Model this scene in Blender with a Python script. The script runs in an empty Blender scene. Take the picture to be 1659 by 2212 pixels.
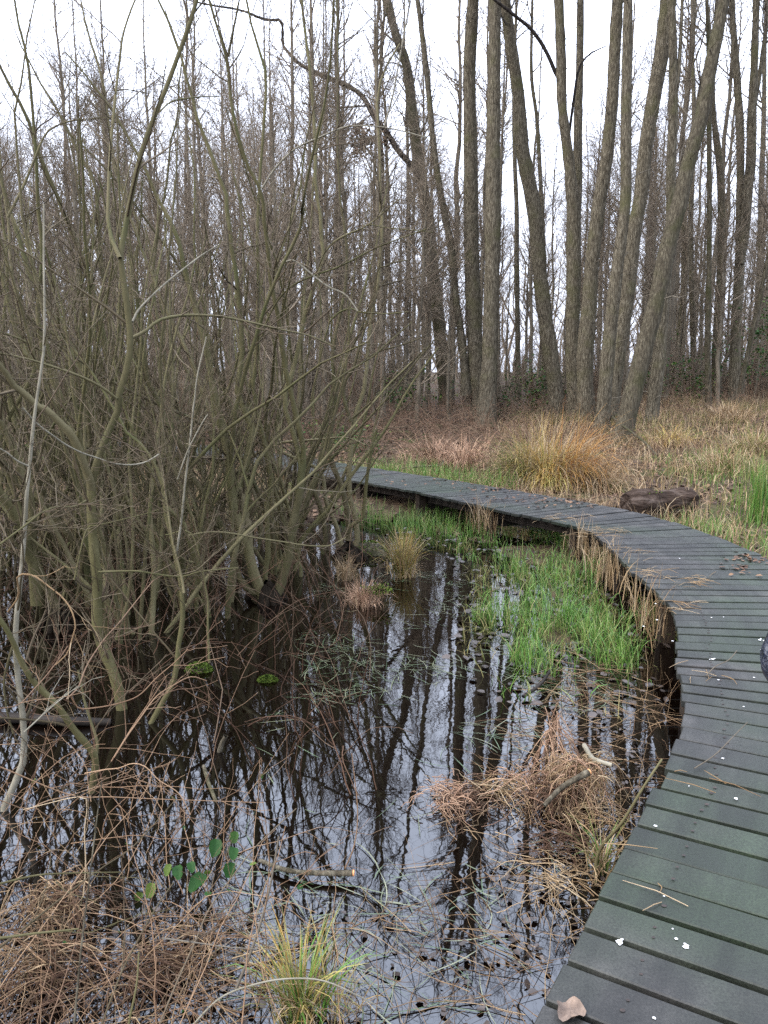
import bpy, bmesh, math
import numpy as np
from mathutils import Vector

SC = bpy.context.scene
COL = SC.collection
RNG = np.random.default_rng(7)

# ------------------------------------------------------------------ camera, sky, sun, exposure
F, CX, CY, PITCH, CAMZ = 1720.0, 829.5, 1106.0, math.radians(10.0), 1.86
cd = bpy.data.cameras.new('camera')
cam = bpy.data.objects.new('camera', cd)
COL.objects.link(cam)
cam.location = (0, 0, CAMZ)
cam.rotation_euler = (math.radians(90) - PITCH, 0, 0)
cd.sensor_fit = 'VERTICAL'
cd.sensor_height = 24.0
cd.lens = F / 2212.0 * 24.0
cd.clip_start = 0.05
cd.clip_end = 1500
SC.camera = cam

SUN_EL, SUN_AZ = math.radians(38), math.radians(-115)      # azimuth measured clockwise from +Y: sun on the left, a little behind
W = bpy.data.worlds.new('World')
SC.world = W
W.use_nodes = True
wn, wl = W.node_tree.nodes, W.node_tree.links
wn.clear()
sky = wn.new('ShaderNodeTexSky')
sky.sky_type = 'NISHITA'
sky.sun_disc = False
sky.sun_elevation = SUN_EL
sky.sun_rotation = SUN_AZ
sky.dust_density = 6.0
sky.air_density = 1.0
sky.ozone_density = 1.0
hs = wn.new('ShaderNodeHueSaturation')
hs.inputs['Saturation'].default_value = 0.55
mx = wn.new('ShaderNodeMix')
mx.data_type = 'RGBA'
mx.inputs[0].default_value = 0.6
mx.inputs[7].default_value = (9.5, 10.3, 12.5, 1)          # the even white-grey of a closed cloud layer
bg = wn.new('ShaderNodeBackground')
bg.inputs['Strength'].default_value = 0.15
wo = wn.new('ShaderNodeOutputWorld')
wl.new(sky.outputs[0], hs.inputs['Color'])
wl.new(hs.outputs[0], mx.inputs[6])
wt = wn.new('ShaderNodeTexCoord')                           # an overcast sky is about three times brighter overhead than at the horizon
ws = wn.new('ShaderNodeSeparateXYZ')
wl.new(wt.outputs['Generated'], ws.inputs[0])
wr = wn.new('ShaderNodeMapRange')
wr.inputs[1].default_value, wr.inputs[2].default_value = 0.0, 1.0
wr.inputs[3].default_value, wr.inputs[4].default_value = 0.55, 1.75
wl.new(ws.outputs['Z'], wr.inputs[0])
wm = wn.new('ShaderNodeVectorMath')
wm.operation = 'SCALE'
wl.new(mx.outputs[2], wm.inputs[0])
wl.new(wr.outputs[0], wm.inputs['Scale'])
wl.new(wm.outputs[0], bg.inputs['Color'])
wl.new(bg.outputs[0], wo.inputs[0])
ld = bpy.data.lights.new('sun', 'SUN')
ld.energy = 0.5
ld.angle = math.radians(35)
ld.color = (1.0, 0.96, 0.9)
sun = bpy.data.objects.new('sun', ld)
COL.objects.link(sun)
sd = Vector((math.sin(SUN_AZ) * math.cos(SUN_EL), math.cos(SUN_AZ) * math.cos(SUN_EL), math.sin(SUN_EL)))
sun.rotation_euler = sd.to_track_quat('Z', 'Y').to_euler()
SC.view_settings.view_transform = 'Standard'
SC.view_settings.look = 'None'
SC.view_settings.gamma = 1
SC.view_settings.exposure = 1.62
SC.cycles.max_bounces = 5
SC.cycles.diffuse_bounces = 3
SC.cycles.glossy_bounces = 3
SC.cycles.use_denoising = False


# ------------------------------------------------------------------ geometry helpers
def ray(px, py):
    x, y = (px - CX) / F, -(py - CY) / F
    return np.array([x, math.cos(PITCH) + y * math.sin(PITCH), -math.sin(PITCH) + y * math.cos(PITCH)])


def gp(px, py, z=0.0):
    d = ray(px, py)
    return d * ((z - CAMZ) / d[2]) + np.array([0, 0, CAMZ])


def at(px, py, Y):
    d = ray(px, py)
    return d * (Y / d[1]) + np.array([0, 0, CAMZ])


def nrm(v):
    return v / np.maximum(np.linalg.norm(v, axis=-1, keepdims=True), 1e-9)


class MB:
    def __init__(s):
        s.v, s.q, s.t, s.r, s.n, s.qm, s.tm = [], [], [], [], 0, [], []

    def add(s, v, quads=None, tris=None, rnd=None, m=0):
        v = np.asarray(v, float).reshape(-1, 3)
        if quads is not None and len(quads):
            s.q.append(np.asarray(quads, np.int64).reshape(-1, 4) + s.n)
            s.qm.append(np.full(len(s.q[-1]), m))
        if tris is not None and len(tris):
            s.t.append(np.asarray(tris, np.int64).reshape(-1, 3) + s.n)
            s.tm.append(np.full(len(s.t[-1]), m))
        s.v.append(v)
        s.r.append(np.zeros(len(v)) if rnd is None else np.broadcast_to(np.asarray(rnd, float), (len(v),)))
        s.n += len(v)

    def tubes(s, P, R, S=5, rnd=None, m=0, cap=False):
        P = np.asarray(P, float)
        R = np.asarray(R, float)
        if P.ndim == 2:
            P, R = P[None], R[None]
        Mn, N = P.shape[:2]
        T = nrm(np.gradient(P, axis=1))
        mean = nrm(P[:, -1] - P[:, 0])
        ref = np.where(np.abs(mean[:, 2:3]) > 0.8, np.array([[1.0, 0, 0]]), np.array([[0, 0, 1.0]]))
        U = ref[:, None] - (ref[:, None] * T).sum(-1, keepdims=True) * T
        U = nrm(U)
        V = np.cross(T, U)
        a = np.arange(S) / S * 2 * math.pi
        ring = P[:, :, None] + R[:, :, None, None] * (np.cos(a)[:, None] * U[:, :, None] + np.sin(a)[:, None] * V[:, :, None])
        idx = np.arange(Mn * N * S).reshape(Mn, N, S)
        nx = np.roll(idx, -1, axis=2)
        q = np.stack([idx[:, :-1], nx[:, :-1], nx[:, 1:], idx[:, 1:]], -1).reshape(-1, 4)
        rr = RNG.random(Mn) if rnd is None else np.broadcast_to(rnd, (Mn,))
        s.add(ring.reshape(-1, 3), q, rnd=np.repeat(rr, N * S), m=m)
        if cap:
            for end in (0, -1):
                c = P[:, end].mean(0)
                ringv = ring[0, end]
                k = np.arange(S)
                s.add(np.vstack([ringv, c[None]]), tris=np.stack([k, (k + 1) % S, np.full(S, S)], 1), rnd=0.5, m=cap if cap is not True else m)

    def box(s, c, ax, ay, az, hx, hy, hz, m=0, rnd=0.5):
        c, ax, ay, az = [np.asarray(u, float) for u in (c, ax, ay, az)]
        v = [c + i * hx * ax + j * hy * ay + k * hz * az for k in (-1, 1) for i, j in ((-1, -1), (1, -1), (1, 1), (-1, 1))]
        s.add(v, [(3, 2, 1, 0), (4, 5, 6, 7), (0, 1, 5, 4), (1, 2, 6, 5), (2, 3, 7, 6), (3, 0, 4, 7)], m=m, rnd=rnd)

    def mesh(s, name, mats, org=(0, 0, 0), smooth=True):
        me = bpy.data.meshes.new(name)
        v = np.concatenate(s.v) - np.asarray(org)
        q = np.concatenate(s.q) if s.q else np.zeros((0, 4), np.int64)
        t = np.concatenate(s.t) if s.t else np.zeros((0, 3), np.int64)
        me.vertices.add(len(v))
        me.vertices.foreach_set('co', v.astype(np.float32).ravel())
        nl = len(q) * 4 + len(t) * 3
        me.loops.add(nl)
        me.loops.foreach_set('vertex_index', np.concatenate([q.ravel(), t.ravel()]).astype(np.int32))
        me.polygons.add(len(q) + len(t))
        ls = np.concatenate([np.arange(len(q)) * 4, len(q) * 4 + np.arange(len(t)) * 3])
        me.polygons.foreach_set('loop_start', ls.astype(np.int32))
        mi = np.concatenate(s.qm + s.tm) if (s.qm or s.tm) else np.zeros(0)
        me.polygons.foreach_set('material_index', mi.astype(np.int32))
        me.polygons.foreach_set('use_smooth', np.full(len(q) + len(t), smooth))
        me.update(calc_edges=True)
        at_ = me.attributes.new('rnd', 'FLOAT', 'POINT')
        at_.data.foreach_set('value', np.concatenate(s.r).astype(np.float32))
        for m in (mats if isinstance(mats, (list, tuple)) else [mats]):
            me.materials.append(m)
        return me

    def build(s, name, mats, parent=None, org=(0, 0, 0), smooth=True):
        o = bpy.data.objects.new(name, s.mesh(name, mats, org, smooth))
        COL.objects.link(o)
        if parent is not None:
            o.parent = parent
        else:
            o.location = org
        return o


def tag(o, label=None, cat=None, group=None, kind=None):
    for k, v in (('label', label), ('category', cat), ('group', group), ('kind', kind)):
        if v:
            o[k] = v
    return o


def thing(name, loc, label, cat, group=None):
    o = bpy.data.objects.new(name, None)
    COL.objects.link(o)
    o.location = loc
    o.empty_display_size = 0.1
    return tag(o, label, cat, group)


def copy_thing(src, loc, rz, sc, label=None):
    r = src.copy()
    COL.objects.link(r)
    r.location = loc
    r.rotation_euler = (0, 0, rz)
    r.scale = sc
    if label:
        r['label'] = label
    for ch in list(src.children):
        c = ch.copy()
        COL.objects.link(c)
        c.parent = r
        for g in ch.children:
            d = g.copy()
            COL.objects.link(d)
            d.parent = c
    return r


def catmull(pts, n):
    pts = np.asarray(pts, float)
    if len(pts) == 2:
        t = np.linspace(0, 1, n)[:, None]
        return pts[0] * (1 - t) + pts[1] * t
    e = np.vstack([2 * pts[0] - pts[1], pts, 2 * pts[-1] - pts[-2]])
    seg = np.linalg.norm(np.diff(pts, axis=0), axis=1)
    cum = np.concatenate([[0], np.cumsum(seg)])
    s = np.linspace(0, cum[-1], n)
    i = np.clip(np.searchsorted(cum, s, side='right') - 1, 0, len(pts) - 2)
    u = ((s - cum[i]) / np.maximum(seg[i], 1e-9))[:, None]
    p0, p1, p2, p3 = e[i], e[i + 1], e[i + 2], e[i + 3]
    return 0.5 * (2 * p1 + (p2 - p0) * u + (2 * p0 - 5 * p1 + 4 * p2 - p3) * u ** 2 + (3 * p1 - p0 - 3 * p2 + p3) * u ** 3)


def spawn(P, R, k, t0, t1, L, ang, rr, N=6, wob=0.16, up=0.08, rtip=0.0012, taper=0.35, angj=0.25, rmax=1.0):
    """Side shoots: k per parent curve, between t0 and t1 of its length; angles, curvature and lengths vary."""
    M, n = P.shape[:2]
    t = RNG.uniform(t0, t1, (M, k))
    f = t * (n - 1)
    i = np.clip(f.astype(int), 0, n - 2)
    u = (f - i)[..., None]
    m = np.arange(M)[:, None]
    b = P[m, i] * (1 - u) + P[m, i + 1] * u
    T = nrm(P[m, i + 1] - P[m, i])
    rb = R[m, i] * (1 - u[..., 0]) + R[m, i + 1] * u[..., 0]
    a = np.cross(T, nrm(RNG.normal(size=T.shape)))
    a = nrm(a)
    th = ang + RNG.normal(size=(M, k)) * angj
    d = nrm(np.cos(th)[..., None] * T + np.sin(th)[..., None] * a)
    d[..., 2] += up
    d = nrm(d)
    ln = L * RNG.uniform(0.45, 1.35, (M, k)) * (1 - taper * (t - t0) / max(t1 - t0, 1e-6))
    d = d.reshape(-1, 3)
    b = b.reshape(-1, 3)
    ln = ln.reshape(-1)
    rb = np.minimum(rb.reshape(-1) * rr, rmax)
    step = (ln / (N - 1))[:, None]
    Q = [b]
    for _ in range(N - 1):
        b = b + d * step
        Q.append(b)
        d = d + RNG.normal(size=d.shape) * wob
        d[:, 2] += up
        d = nrm(d)
    Q = np.stack(Q, 1)
    s = np.linspace(0, 1, N)[None]
    rt = np.minimum(rtip, rb)[:, None]
    return Q, rb[:, None] * (1 - s) + rt * s


# ------------------------------------------------------------------ materials
def mat(name, cols, scale=8.0, stretch=(1, 1, 1), rough=0.8, spec=0.3, bump=0.0, bscale=None, bstretch=None, rnd=None, moss=None, trans=0.0, detail=5.0, rvar=0.0, bdist=0.01):
    m = bpy.data.materials.new(name)
    m.use_nodes = True
    N, Lk = m.node_tree.nodes, m.node_tree.links
    b = N['Principled BSDF']
    b.inputs['Roughness'].default_value = rough
    b.inputs['Specular IOR Level'].default_value = spec
    tc = N.new('ShaderNodeTexCoord')
    mp = N.new('ShaderNodeMapping')
    mp.inputs['Scale'].default_value = stretch
    Lk.new(tc.outputs['Object'], mp.inputs['Vector'])
    nz = N.new('ShaderNodeTexNoise')
    nz.inputs['Scale'].default_value = scale
    nz.inputs['Detail'].default_value = detail
    nz.inputs['Roughness'].default_value = 0.62
    Lk.new(mp.outputs[0], nz.inputs['Vector'])
    rp = N.new('ShaderNodeValToRGB')
    e = rp.color_ramp.elements
    while len(e) < len(cols):
        e.new(0.5)
    for k, c in enumerate(cols):
        e[k].position = 0.3 + 0.4 * k / max(len(cols) - 1, 1)
        e[k].color = (*c, 1)
    Lk.new(nz.outputs['Fac'], rp.inputs['Fac'])
    out = rp.outputs['Color']

    def mixin(fac_socket, col, blend='MIX'):
        nonlocal out
        x = N.new('ShaderNodeMix')
        x.data_type = 'RGBA'
        x.blend_type = blend
        Lk.new(fac_socket, x.inputs[0])
        Lk.new(out, x.inputs[6])
        if isinstance(col, tuple):
            x.inputs[7].default_value = (*col, 1)
        else:
            Lk.new(col, x.inputs[7])
        out = x.outputs[2]
    if rnd:                                            # a second palette chosen per stem / blade / leaf
        at_ = N.new('ShaderNodeAttribute')
        at_.attribute_name = 'rnd'
        r2 = N.new('ShaderNodeValToRGB')
        e2 = r2.color_ramp.elements
        while len(e2) < len(rnd):
            e2.new(0.5)
        for k, c in enumerate(rnd):
            e2[k].position = k / max(len(rnd) - 1, 1)
            e2[k].color = (*c, 1)
        Lk.new(at_.outputs['Fac'], r2.inputs['Fac'])
        half = N.new('ShaderNodeValue')
        half.outputs[0].default_value = 0.65
        mixin(half.outputs[0], r2.outputs['Color'])
    if moss:                                           # (colour, noise scale, low, high): green algae in patches
        n2 = N.new('ShaderNodeTexNoise')
        n2.inputs['Scale'].default_value = moss[1]
        n2.inputs['Detail'].default_value = 4
        Lk.new(tc.outputs['Object'], n2.inputs['Vector'])
        mr = N.new('ShaderNodeMapRange')
        mr.inputs[1].default_value, mr.inputs[2].default_value = moss[2], moss[3]
        Lk.new(n2.outputs['Fac'], mr.inputs[0])
        mixin(mr.outputs[0], moss[0])
    Lk.new(out, b.inputs['Base Color'])
    if rvar:
        mr = N.new('ShaderNodeMapRange')
        mr.inputs[3].default_value, mr.inputs[4].default_value = rough - rvar, rough + rvar
        Lk.new(nz.outputs['Fac'], mr.inputs[0])
        Lk.new(mr.outputs[0], b.inputs['Roughness'])
    if bump:
        mp2 = N.new('ShaderNodeMapping')
        mp2.inputs['Scale'].default_value = bstretch or stretch
        Lk.new(tc.outputs['Object'], mp2.inputs['Vector'])
        n3 = N.new('ShaderNodeTexNoise')
        n3.inputs['Scale'].default_value = bscale or scale * 2
        n3.inputs['Detail'].default_value = 6
        Lk.new(mp2.outputs[0], n3.inputs['Vector'])
        bp = N.new('ShaderNodeBump')
        bp.inputs['Strength'].default_value = bump
        bp.inputs['Distance'].default_value = bdist
        Lk.new(n3.outputs['Fac'], bp.inputs['Height'])
        Lk.new(bp.outputs[0], b.inputs['Normal'])
    if trans:
        tr_ = N.new('ShaderNodeBsdfTranslucent')
        Lk.new(out, tr_.inputs['Color'])
        ms = N.new('ShaderNodeMixShader')
        ms.inputs[0].default_value = trans
        Lk.new(b.outputs[0], ms.inputs[1])
        Lk.new(tr_.outputs[0], ms.inputs[2])
        Lk.new(ms.outputs[0], N['Material Output'].inputs['Surface'])
    return m


MT = {}
MT['bark'] = mat('alder bark', [(0.01894, 0.01554, 0.01101), (0.05975, 0.05106, 0.03577), (0.1348, 0.1199, 0.08806)], 34, (1, 1, .2), .9, 0.06, 1.0, 42, (1, 1, .16), moss=((.055, .053, .026), 1.6, .52, .78), bdist=.03)
MT['bark_dark'] = mat('dark bark', [(0.01814, 0.0153, 0.01105), (0.04536, 0.0387, 0.02684), (0.09072, 0.081, 0.05684)], 34, (1, 1, .2), .9, 0.06, 1.0, 42, (1, 1, .16), moss=((.034, .034, .016), 1.8, .5, .72), bdist=.03)
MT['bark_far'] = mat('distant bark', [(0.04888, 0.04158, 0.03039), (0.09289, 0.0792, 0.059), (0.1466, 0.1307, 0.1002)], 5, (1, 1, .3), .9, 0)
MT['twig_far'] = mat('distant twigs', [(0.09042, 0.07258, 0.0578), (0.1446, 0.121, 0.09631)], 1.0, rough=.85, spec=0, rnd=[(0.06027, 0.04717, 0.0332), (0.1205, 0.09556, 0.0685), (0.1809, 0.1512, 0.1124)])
MT['twig'] = mat('alder twigs', [(0.04241, 0.0357, 0.0261), (0.1018, 0.08925, 0.06908)], 4, rough=.8, spec=0.05, rnd=[(0.03393, 0.0289, 0.02149), (0.07635, 0.06375, 0.04759), (0.1188, 0.1062, 0.08443)])
MT['willow'] = mat('willow bark', [(0.02991, 0.02556, 0.01103), (0.06579, 0.05678, 0.02576), (0.1247, 0.1089, 0.06072)], 9, (1, 1, .4), .75, 0.12, .7, 30, rnd=[(0.02791, 0.02272, 0.01197), (0.05782, 0.05395, 0.02117), (0.09171, 0.07855, 0.04323)], moss=((.042, .048, .016), 2.2, .53, .78), bdist=.006)
MT['willow_twig'] = mat('willow twigs', [(0.02777, 0.0225, 0.01193), (0.07869, 0.06492, 0.03875)], 6, rough=.65, spec=0.1, rnd=[(0.02222, 0.01731, 0.008944), (0.04629, 0.03548, 0.01938), (0.06943, 0.0476, 0.03131), (0.1203, 0.09954, 0.06707)])
MT['pale_stem'] = mat('pale dead stem', [(.085, .078, .055), (.19, .175, .135)], 10, rough=.7, spec=0.1, bump=.3)
MT['cane'] = mat('bramble cane', [(0.07929, 0.04576, 0.02591), (0.1679, 0.1056, 0.06072)], 7, rough=.6, spec=0.15, rnd=[(0.0653, 0.0396, 0.02591), (0.1306, 0.07744, 0.0421), (0.2239, 0.1496, 0.08906)])
MT['cut'] = mat('cut wood', [(.42, .17, .06), (.55, .27, .12)], 30, rough=.8)
MT['straw'] = mat('dead straw', [(0.144, 0.0936, 0.0468), (0.2592, 0.1872, 0.108)], 5, rough=.7, spec=0.1, rnd=[(0.0936, 0.054, 0.0288), (0.1944, 0.1296, 0.0648), (0.288, 0.2088, 0.1224), (0.3312, 0.2736, 0.1872)], trans=.2)
MT['stalk'] = mat('weathered stalks', [(0.0638, 0.03907, 0.02236), (0.1731, 0.1172, 0.06787)], 5, rough=.7, spec=0.08, rnd=[(0.04102, 0.0243, 0.01437), (0.09114, 0.05382, 0.03035), (0.1823, 0.1215, 0.06787), (0.3008, 0.2257, 0.1357)])
MT['rush'] = mat('pinkish dead rush', [(0.192, 0.112, 0.072), (0.336, 0.232, 0.152)], 5, rough=.7, spec=0.1, rnd=[(0.128, 0.068, 0.044), (0.264, 0.16, 0.104), (0.368, 0.256, 0.168)], trans=.2)
MT['sedge'] = mat('autumn sedge', [(0.2309, 0.1717, 0.04885), (0.373, 0.2956, 0.09771)], 4, rough=.6, spec=0.1, rnd=[(0.2664, 0.124, 0.02665), (0.3198, 0.2098, 0.06218), (0.373, 0.3052, 0.1244), (0.1066, 0.1526, 0.02665)], trans=.3)
MT['sedge_rust'] = mat('rust orange sedge', [(.24, .11, .03), (.36, .20, .06)], 4, rough=.6, spec=0.1, rnd=[(.26, .10, .025), (.34, .17, .05), (.40, .26, .10), (.18, .09, .04)], trans=.3)
MT['grass'] = mat('green grass', [(0.02975, 0.07225, 0.0119), (0.085, 0.153, 0.02975)], 3, rough=.42, spec=0.25, rnd=[(0.0187, 0.06375, 0.0085), (0.04675, 0.1275, 0.017), (0.0935, 0.204, 0.02975), (0.17, 0.2295, 0.0595), (0.255, 0.1955, 0.0935)], trans=.3)
MT['grass_dull'] = mat('dull grass', [(0.064, 0.08, 0.02), (0.128, 0.128, 0.04)], 3, rough=.6, spec=0.15, rnd=[(0.04, 0.064, 0.0128), (0.104, 0.112, 0.032), (0.192, 0.16, 0.064), (0.264, 0.2, 0.096)], trans=.3)
MT['float'] = mat('floating blades', [(.03, .05, .022), (.07, .09, .045)], 3, rough=.3, spec=.5, rnd=[(.02, .045, .018), (.05, .075, .035), (.11, .11, .06), (.16, .16, .11)])
MT['brush'] = mat('dead bramble brush', [(0.07168, 0.03973, 0.02781), (0.1314, 0.0861, 0.05959)], 2, rough=.75, spec=0.03, rnd=[(0.04181, 0.02649, 0.01854), (0.09561, 0.05628, 0.03642), (0.1314, 0.0861, 0.05628), (0.1553, 0.1258, 0.07946)])
MT['brush_dark'] = mat('dark reddish twigs', [(0.032, 0.0176, 0.0112), (0.072, 0.044, 0.0304)], 2, rough=.75, spec=0.03, rnd=[(0.02, 0.0128, 0.0088), (0.048, 0.0272, 0.0176), (0.088, 0.052, 0.0336), (0.104, 0.08, 0.056)])
MT['leaf_dead'] = mat('dead leaves', [(.035, .022, .015), (.10, .062, .04)], 9, rough=.55, spec=0.1, rnd=[(.022, .016, .013), (.06, .036, .025), (.11, .065, .04), (.17, .105, .06)])
MT['wet_wood'] = mat('wet dark wood', [(.006, .005, .004), (.018, .014, .011)], 12, (.3, 1, 1), .6, .12, .6, 24)
MT['leaf_wet'] = mat('wet dead leaves', [(.014, .010, .008), (.045, .034, .027)], 9, rough=.3, spec=0.3, rnd=[(.016, .013, .012), (.035, .028, .024), (.065, .05, .042)])
MT['leaf_green'] = mat('bramble leaves', [(0.00864, 0.036, 0.0072), (0.0252, 0.072, 0.0144)], 14, rough=.5, spec=.1, rnd=[(0.0072, 0.03024, 0.0072), (0.018, 0.054, 0.01152), (0.0936, 0.1152, 0.0216)], trans=.2)
MT['moss'] = mat('moss', [(0.015, 0.02625, 0.0045), (0.04125, 0.06375, 0.009), (0.0825, 0.1125, 0.01875)], 40, rough=.9, spec=.1, bump=1.0, bscale=90, bdist=.02)
MT['mud'] = mat('mud', [(.012, .008, .005), (.03, .02, .013), (.055, .04, .026)], 5, rough=.6, spec=0.1, bump=.8, bscale=14, bdist=.03)
MT['limb'] = mat('black wet limb', [(.008, .007, .006), (.02, .017, .015), (.05, .043, .036)], 24, rough=.9, spec=.06, bump=.8)
MT['mud_dark'] = mat('black bog mud', [(.004, .003, .002), (.012, .009, .006)], 12, rough=.9, spec=.05, bump=.6)
MT['log'] = mat('rotten log', [(.012, .008, .006), (.035, .024, .018), (.085, .066, .054)], 14, (.22, 1, 1), .9, .06, 1.0, 30, (.16, 1, 1), bdist=.04)
MT['post'] = mat('post wood', [(0.0132, 0.0096, 0.0072), (0.036, 0.0258, 0.018)], 12, (1, 1, .2), .8, 0.1, .6, 26, (1, 1, .15))
MT['beam'] = mat('beam wood', [(0.01, 0.008, 0.0065), (0.0225, 0.018, 0.015), (0.035, 0.029, 0.024)], 8, (1, 1, .5), .75, 0.12, .5, 26)
MT['nail'] = mat('rusty nail', [(.012, .009, .008), (.03, .02, .015)], 40, rough=.6)
MT['dropping'] = mat('white splash', [(0.496, 0.496, 0.48), (0.64, 0.64, 0.64)], 60, rough=.7)
MT['coat'] = mat('navy quilted coat', [(.006, .008, .016), (.012, .015, .026)], 20, rough=.34, spec=.5, bump=1.0, bscale=24, bdist=.05)
MT['trousers'] = mat('dark trousers', [(.012, .012, .014), (.02, .02, .022)], 60, rough=.9)
MT['skin'] = mat('skin', [(.42, .24, .17), (.5, .3, .22)], 20, rough=.5)
MT['hair'] = mat('brown hair', [(.02, .012, .008), (.05, .03, .02)], 40, rough=.5)
MT['boot'] = mat('black boots', [(.01, .01, .01), (.02, .018, .016)], 30, rough=.5)


def deck_material():
    m = mat('weathered deck', [(.0088, .0090, .0082), (.0172, .0170, .0156), (.0315, .0300, .0285)], 6, (1, 1, 1), .6, .3, .35, 60, moss=((.0125, .0185, .0105), 1.1, .42, .66), rvar=.12, bdist=.004)
    N, Lk = m.node_tree.nodes, m.node_tree.links
    b = N['Principled BSDF']
    src = b.inputs['Base Color'].links[0].from_socket
    at_ = N.new('ShaderNodeAttribute')
    at_.attribute_name = 'rnd'                                 # each board weathered a little differently
    rp = N.new('ShaderNodeValToRGB')
    rp.color_ramp.elements[0].color = (.72, .76, .74, 1)
    rp.color_ramp.elements[1].color = (1.22, 1.2, 1.2, 1)
    Lk.new(at_.outputs['Fac'], rp.inputs['Fac'])
    x = N.new('ShaderNodeMix')
    x.data_type = 'RGBA'
    x.blend_type = 'MULTIPLY'
    x.inputs[0].default_value = 1
    Lk.new(src, x.inputs[6])
    Lk.new(rp.outputs[0], x.inputs[7])
    tc = N.new('ShaderNodeTexCoord')                           # fine grit and lichen specks
    n4 = N.new('ShaderNodeTexNoise')
    n4.inputs['Scale'].default_value = 160
    n4.inputs['Detail'].default_value = 3
    Lk.new(tc.outputs['Object'], n4.inputs['Vector'])
    r4 = N.new('ShaderNodeValToRGB')
    r4.color_ramp.elements[0].position = .3
    r4.color_ramp.elements[0].color = (.62, .62, .62, 1)
    r4.color_ramp.elements[1].position = .72
    r4.color_ramp.elements[1].color = (1.4, 1.4, 1.38, 1)
    Lk.new(n4.outputs['Fac'], r4.inputs['Fac'])
    y = N.new('ShaderNodeMix')
    y.data_type = 'RGBA'
    y.blend_type = 'MULTIPLY'
    y.inputs[0].default_value = 1
    Lk.new(x.outputs[2], y.inputs[6])
    Lk.new(r4.outputs[0], y.inputs[7])
    ga, gb, cx = N.new('ShaderNodeAttribute'), N.new('ShaderNodeAttribute'), N.new('ShaderNodeCombineXYZ')
    ga.attribute_name, gb.attribute_name = 'along', 'across'
    sc = [N.new('ShaderNodeMath') for _ in range(3)]           # grain runs along each board
    for nd, src_, k in zip(sc, (ga, gb, at_), (2.2, 75.0, 37.0)):
        nd.operation = 'MULTIPLY'
        nd.inputs[1].default_value = k
        Lk.new(src_.outputs['Fac'], nd.inputs[0])
    for i_ in range(3):
        Lk.new(sc[i_].outputs[0], cx.inputs[i_])
    n5 = N.new('ShaderNodeTexNoise')
    n5.inputs['Scale'].default_value = 1.0
    n5.inputs['Detail'].default_value = 5
    n5.inputs['Distortion'].default_value = .4
    Lk.new(cx.outputs[0], n5.inputs['Vector'])
    r5 = N.new('ShaderNodeValToRGB')
    r5.color_ramp.elements[0].position = .32
    r5.color_ramp.elements[0].color = (.5, .5, .5, 1)
    r5.color_ramp.elements[1].position = .66
    r5.color_ramp.elements[1].color = (1.3, 1.3, 1.28, 1)
    Lk.new(n5.outputs['Fac'], r5.inputs['Fac'])
    z = N.new('ShaderNodeMix')
    z.data_type = 'RGBA'
    z.blend_type = 'MULTIPLY'
    z.inputs[0].default_value = .8
    Lk.new(y.outputs[2], z.inputs[6])
    Lk.new(r5.outputs[0], z.inputs[7])
    Lk.new(z.outputs[2], b.inputs['Base Color'])
    bp = N.new('ShaderNodeBump')
    bp.inputs['Strength'].default_value = .5
    bp.inputs['Distance'].default_value = .003
    Lk.new(n5.outputs['Fac'], bp.inputs['Height'])
    old = b.inputs['Normal'].links[0].from_node
    Lk.new(old.outputs[0], bp.inputs['Normal'])
    Lk.new(bp.outputs[0], b.inputs['Normal'])
    return m


MT['deck'] = deck_material()


def water_material():
    m = bpy.data.materials.new('tannin water')
    m.use_nodes = True
    N, Lk = m.node_tree.nodes, m.node_tree.links
    b = N['Principled BSDF']
    b.inputs['Base Color'].default_value = (.0014, .0007, .0004, 1)
    b.inputs['Roughness'].default_value = 0.015
    b.inputs['IOR'].default_value = 1.47
    b.inputs['Specular Tint'].default_value = (.90, .95, 1, 1)
    b.inputs['Specular IOR Level'].default_value = 1.0
    tc = N.new('ShaderNodeTexCoord')
    n = N.new('ShaderNodeTexNoise')
    n.inputs['Scale'].default_value = 5
    n.inputs['Detail'].default_value = 3
    Lk.new(tc.outputs['Object'], n.inputs['Vector'])
    bp = N.new('ShaderNodeBump')
    bp.inputs['Strength'].default_value = .03
    bp.inputs['Distance'].default_value = .02
    Lk.new(n.outputs['Fac'], bp.inputs['Height'])
    Lk.new(bp.outputs[0], b.inputs['Normal'])
    return m


MT['water'] = water_material()

# ------------------------------------------------------------------ setting: ground, water
LE = np.array([(-3.2, -4.2), (-0.83, -0.38), (0.37, 1.62), (1.27, 3.16), (1.53, 3.9), (1.72, 4.45), (1.87, 5.0), (1.92, 6.0), (1.98, 6.9), (1.97, 7.45), (1.75, 7.99), (1.36, 8.54),
               (0.93, 9.23), (0.13, 10.41), (-1.27, 12.09), (-2.08, 13.2), (-3.7, 14.9), (-8, 18.8)], float)
RE = np.array([(-2.17, -4.82), (0.2, -1.0), (1.41, 1.02), (2.35, 2.60), (2.73, 3.62), (2.93, 4.3), (3.07, 4.95), (3.10, 5.95), (3.08, 7.0), (2.95, 7.75), (2.72, 8.5), (2.35, 9.15),
               (1.9, 9.75), (1.09, 10.9), (-0.5, 12.9), (-1.3, 13.95), (-3.0, 15.7), (-7.3, 19.6)], float)
CE = (LE + RE) / 2


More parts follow.
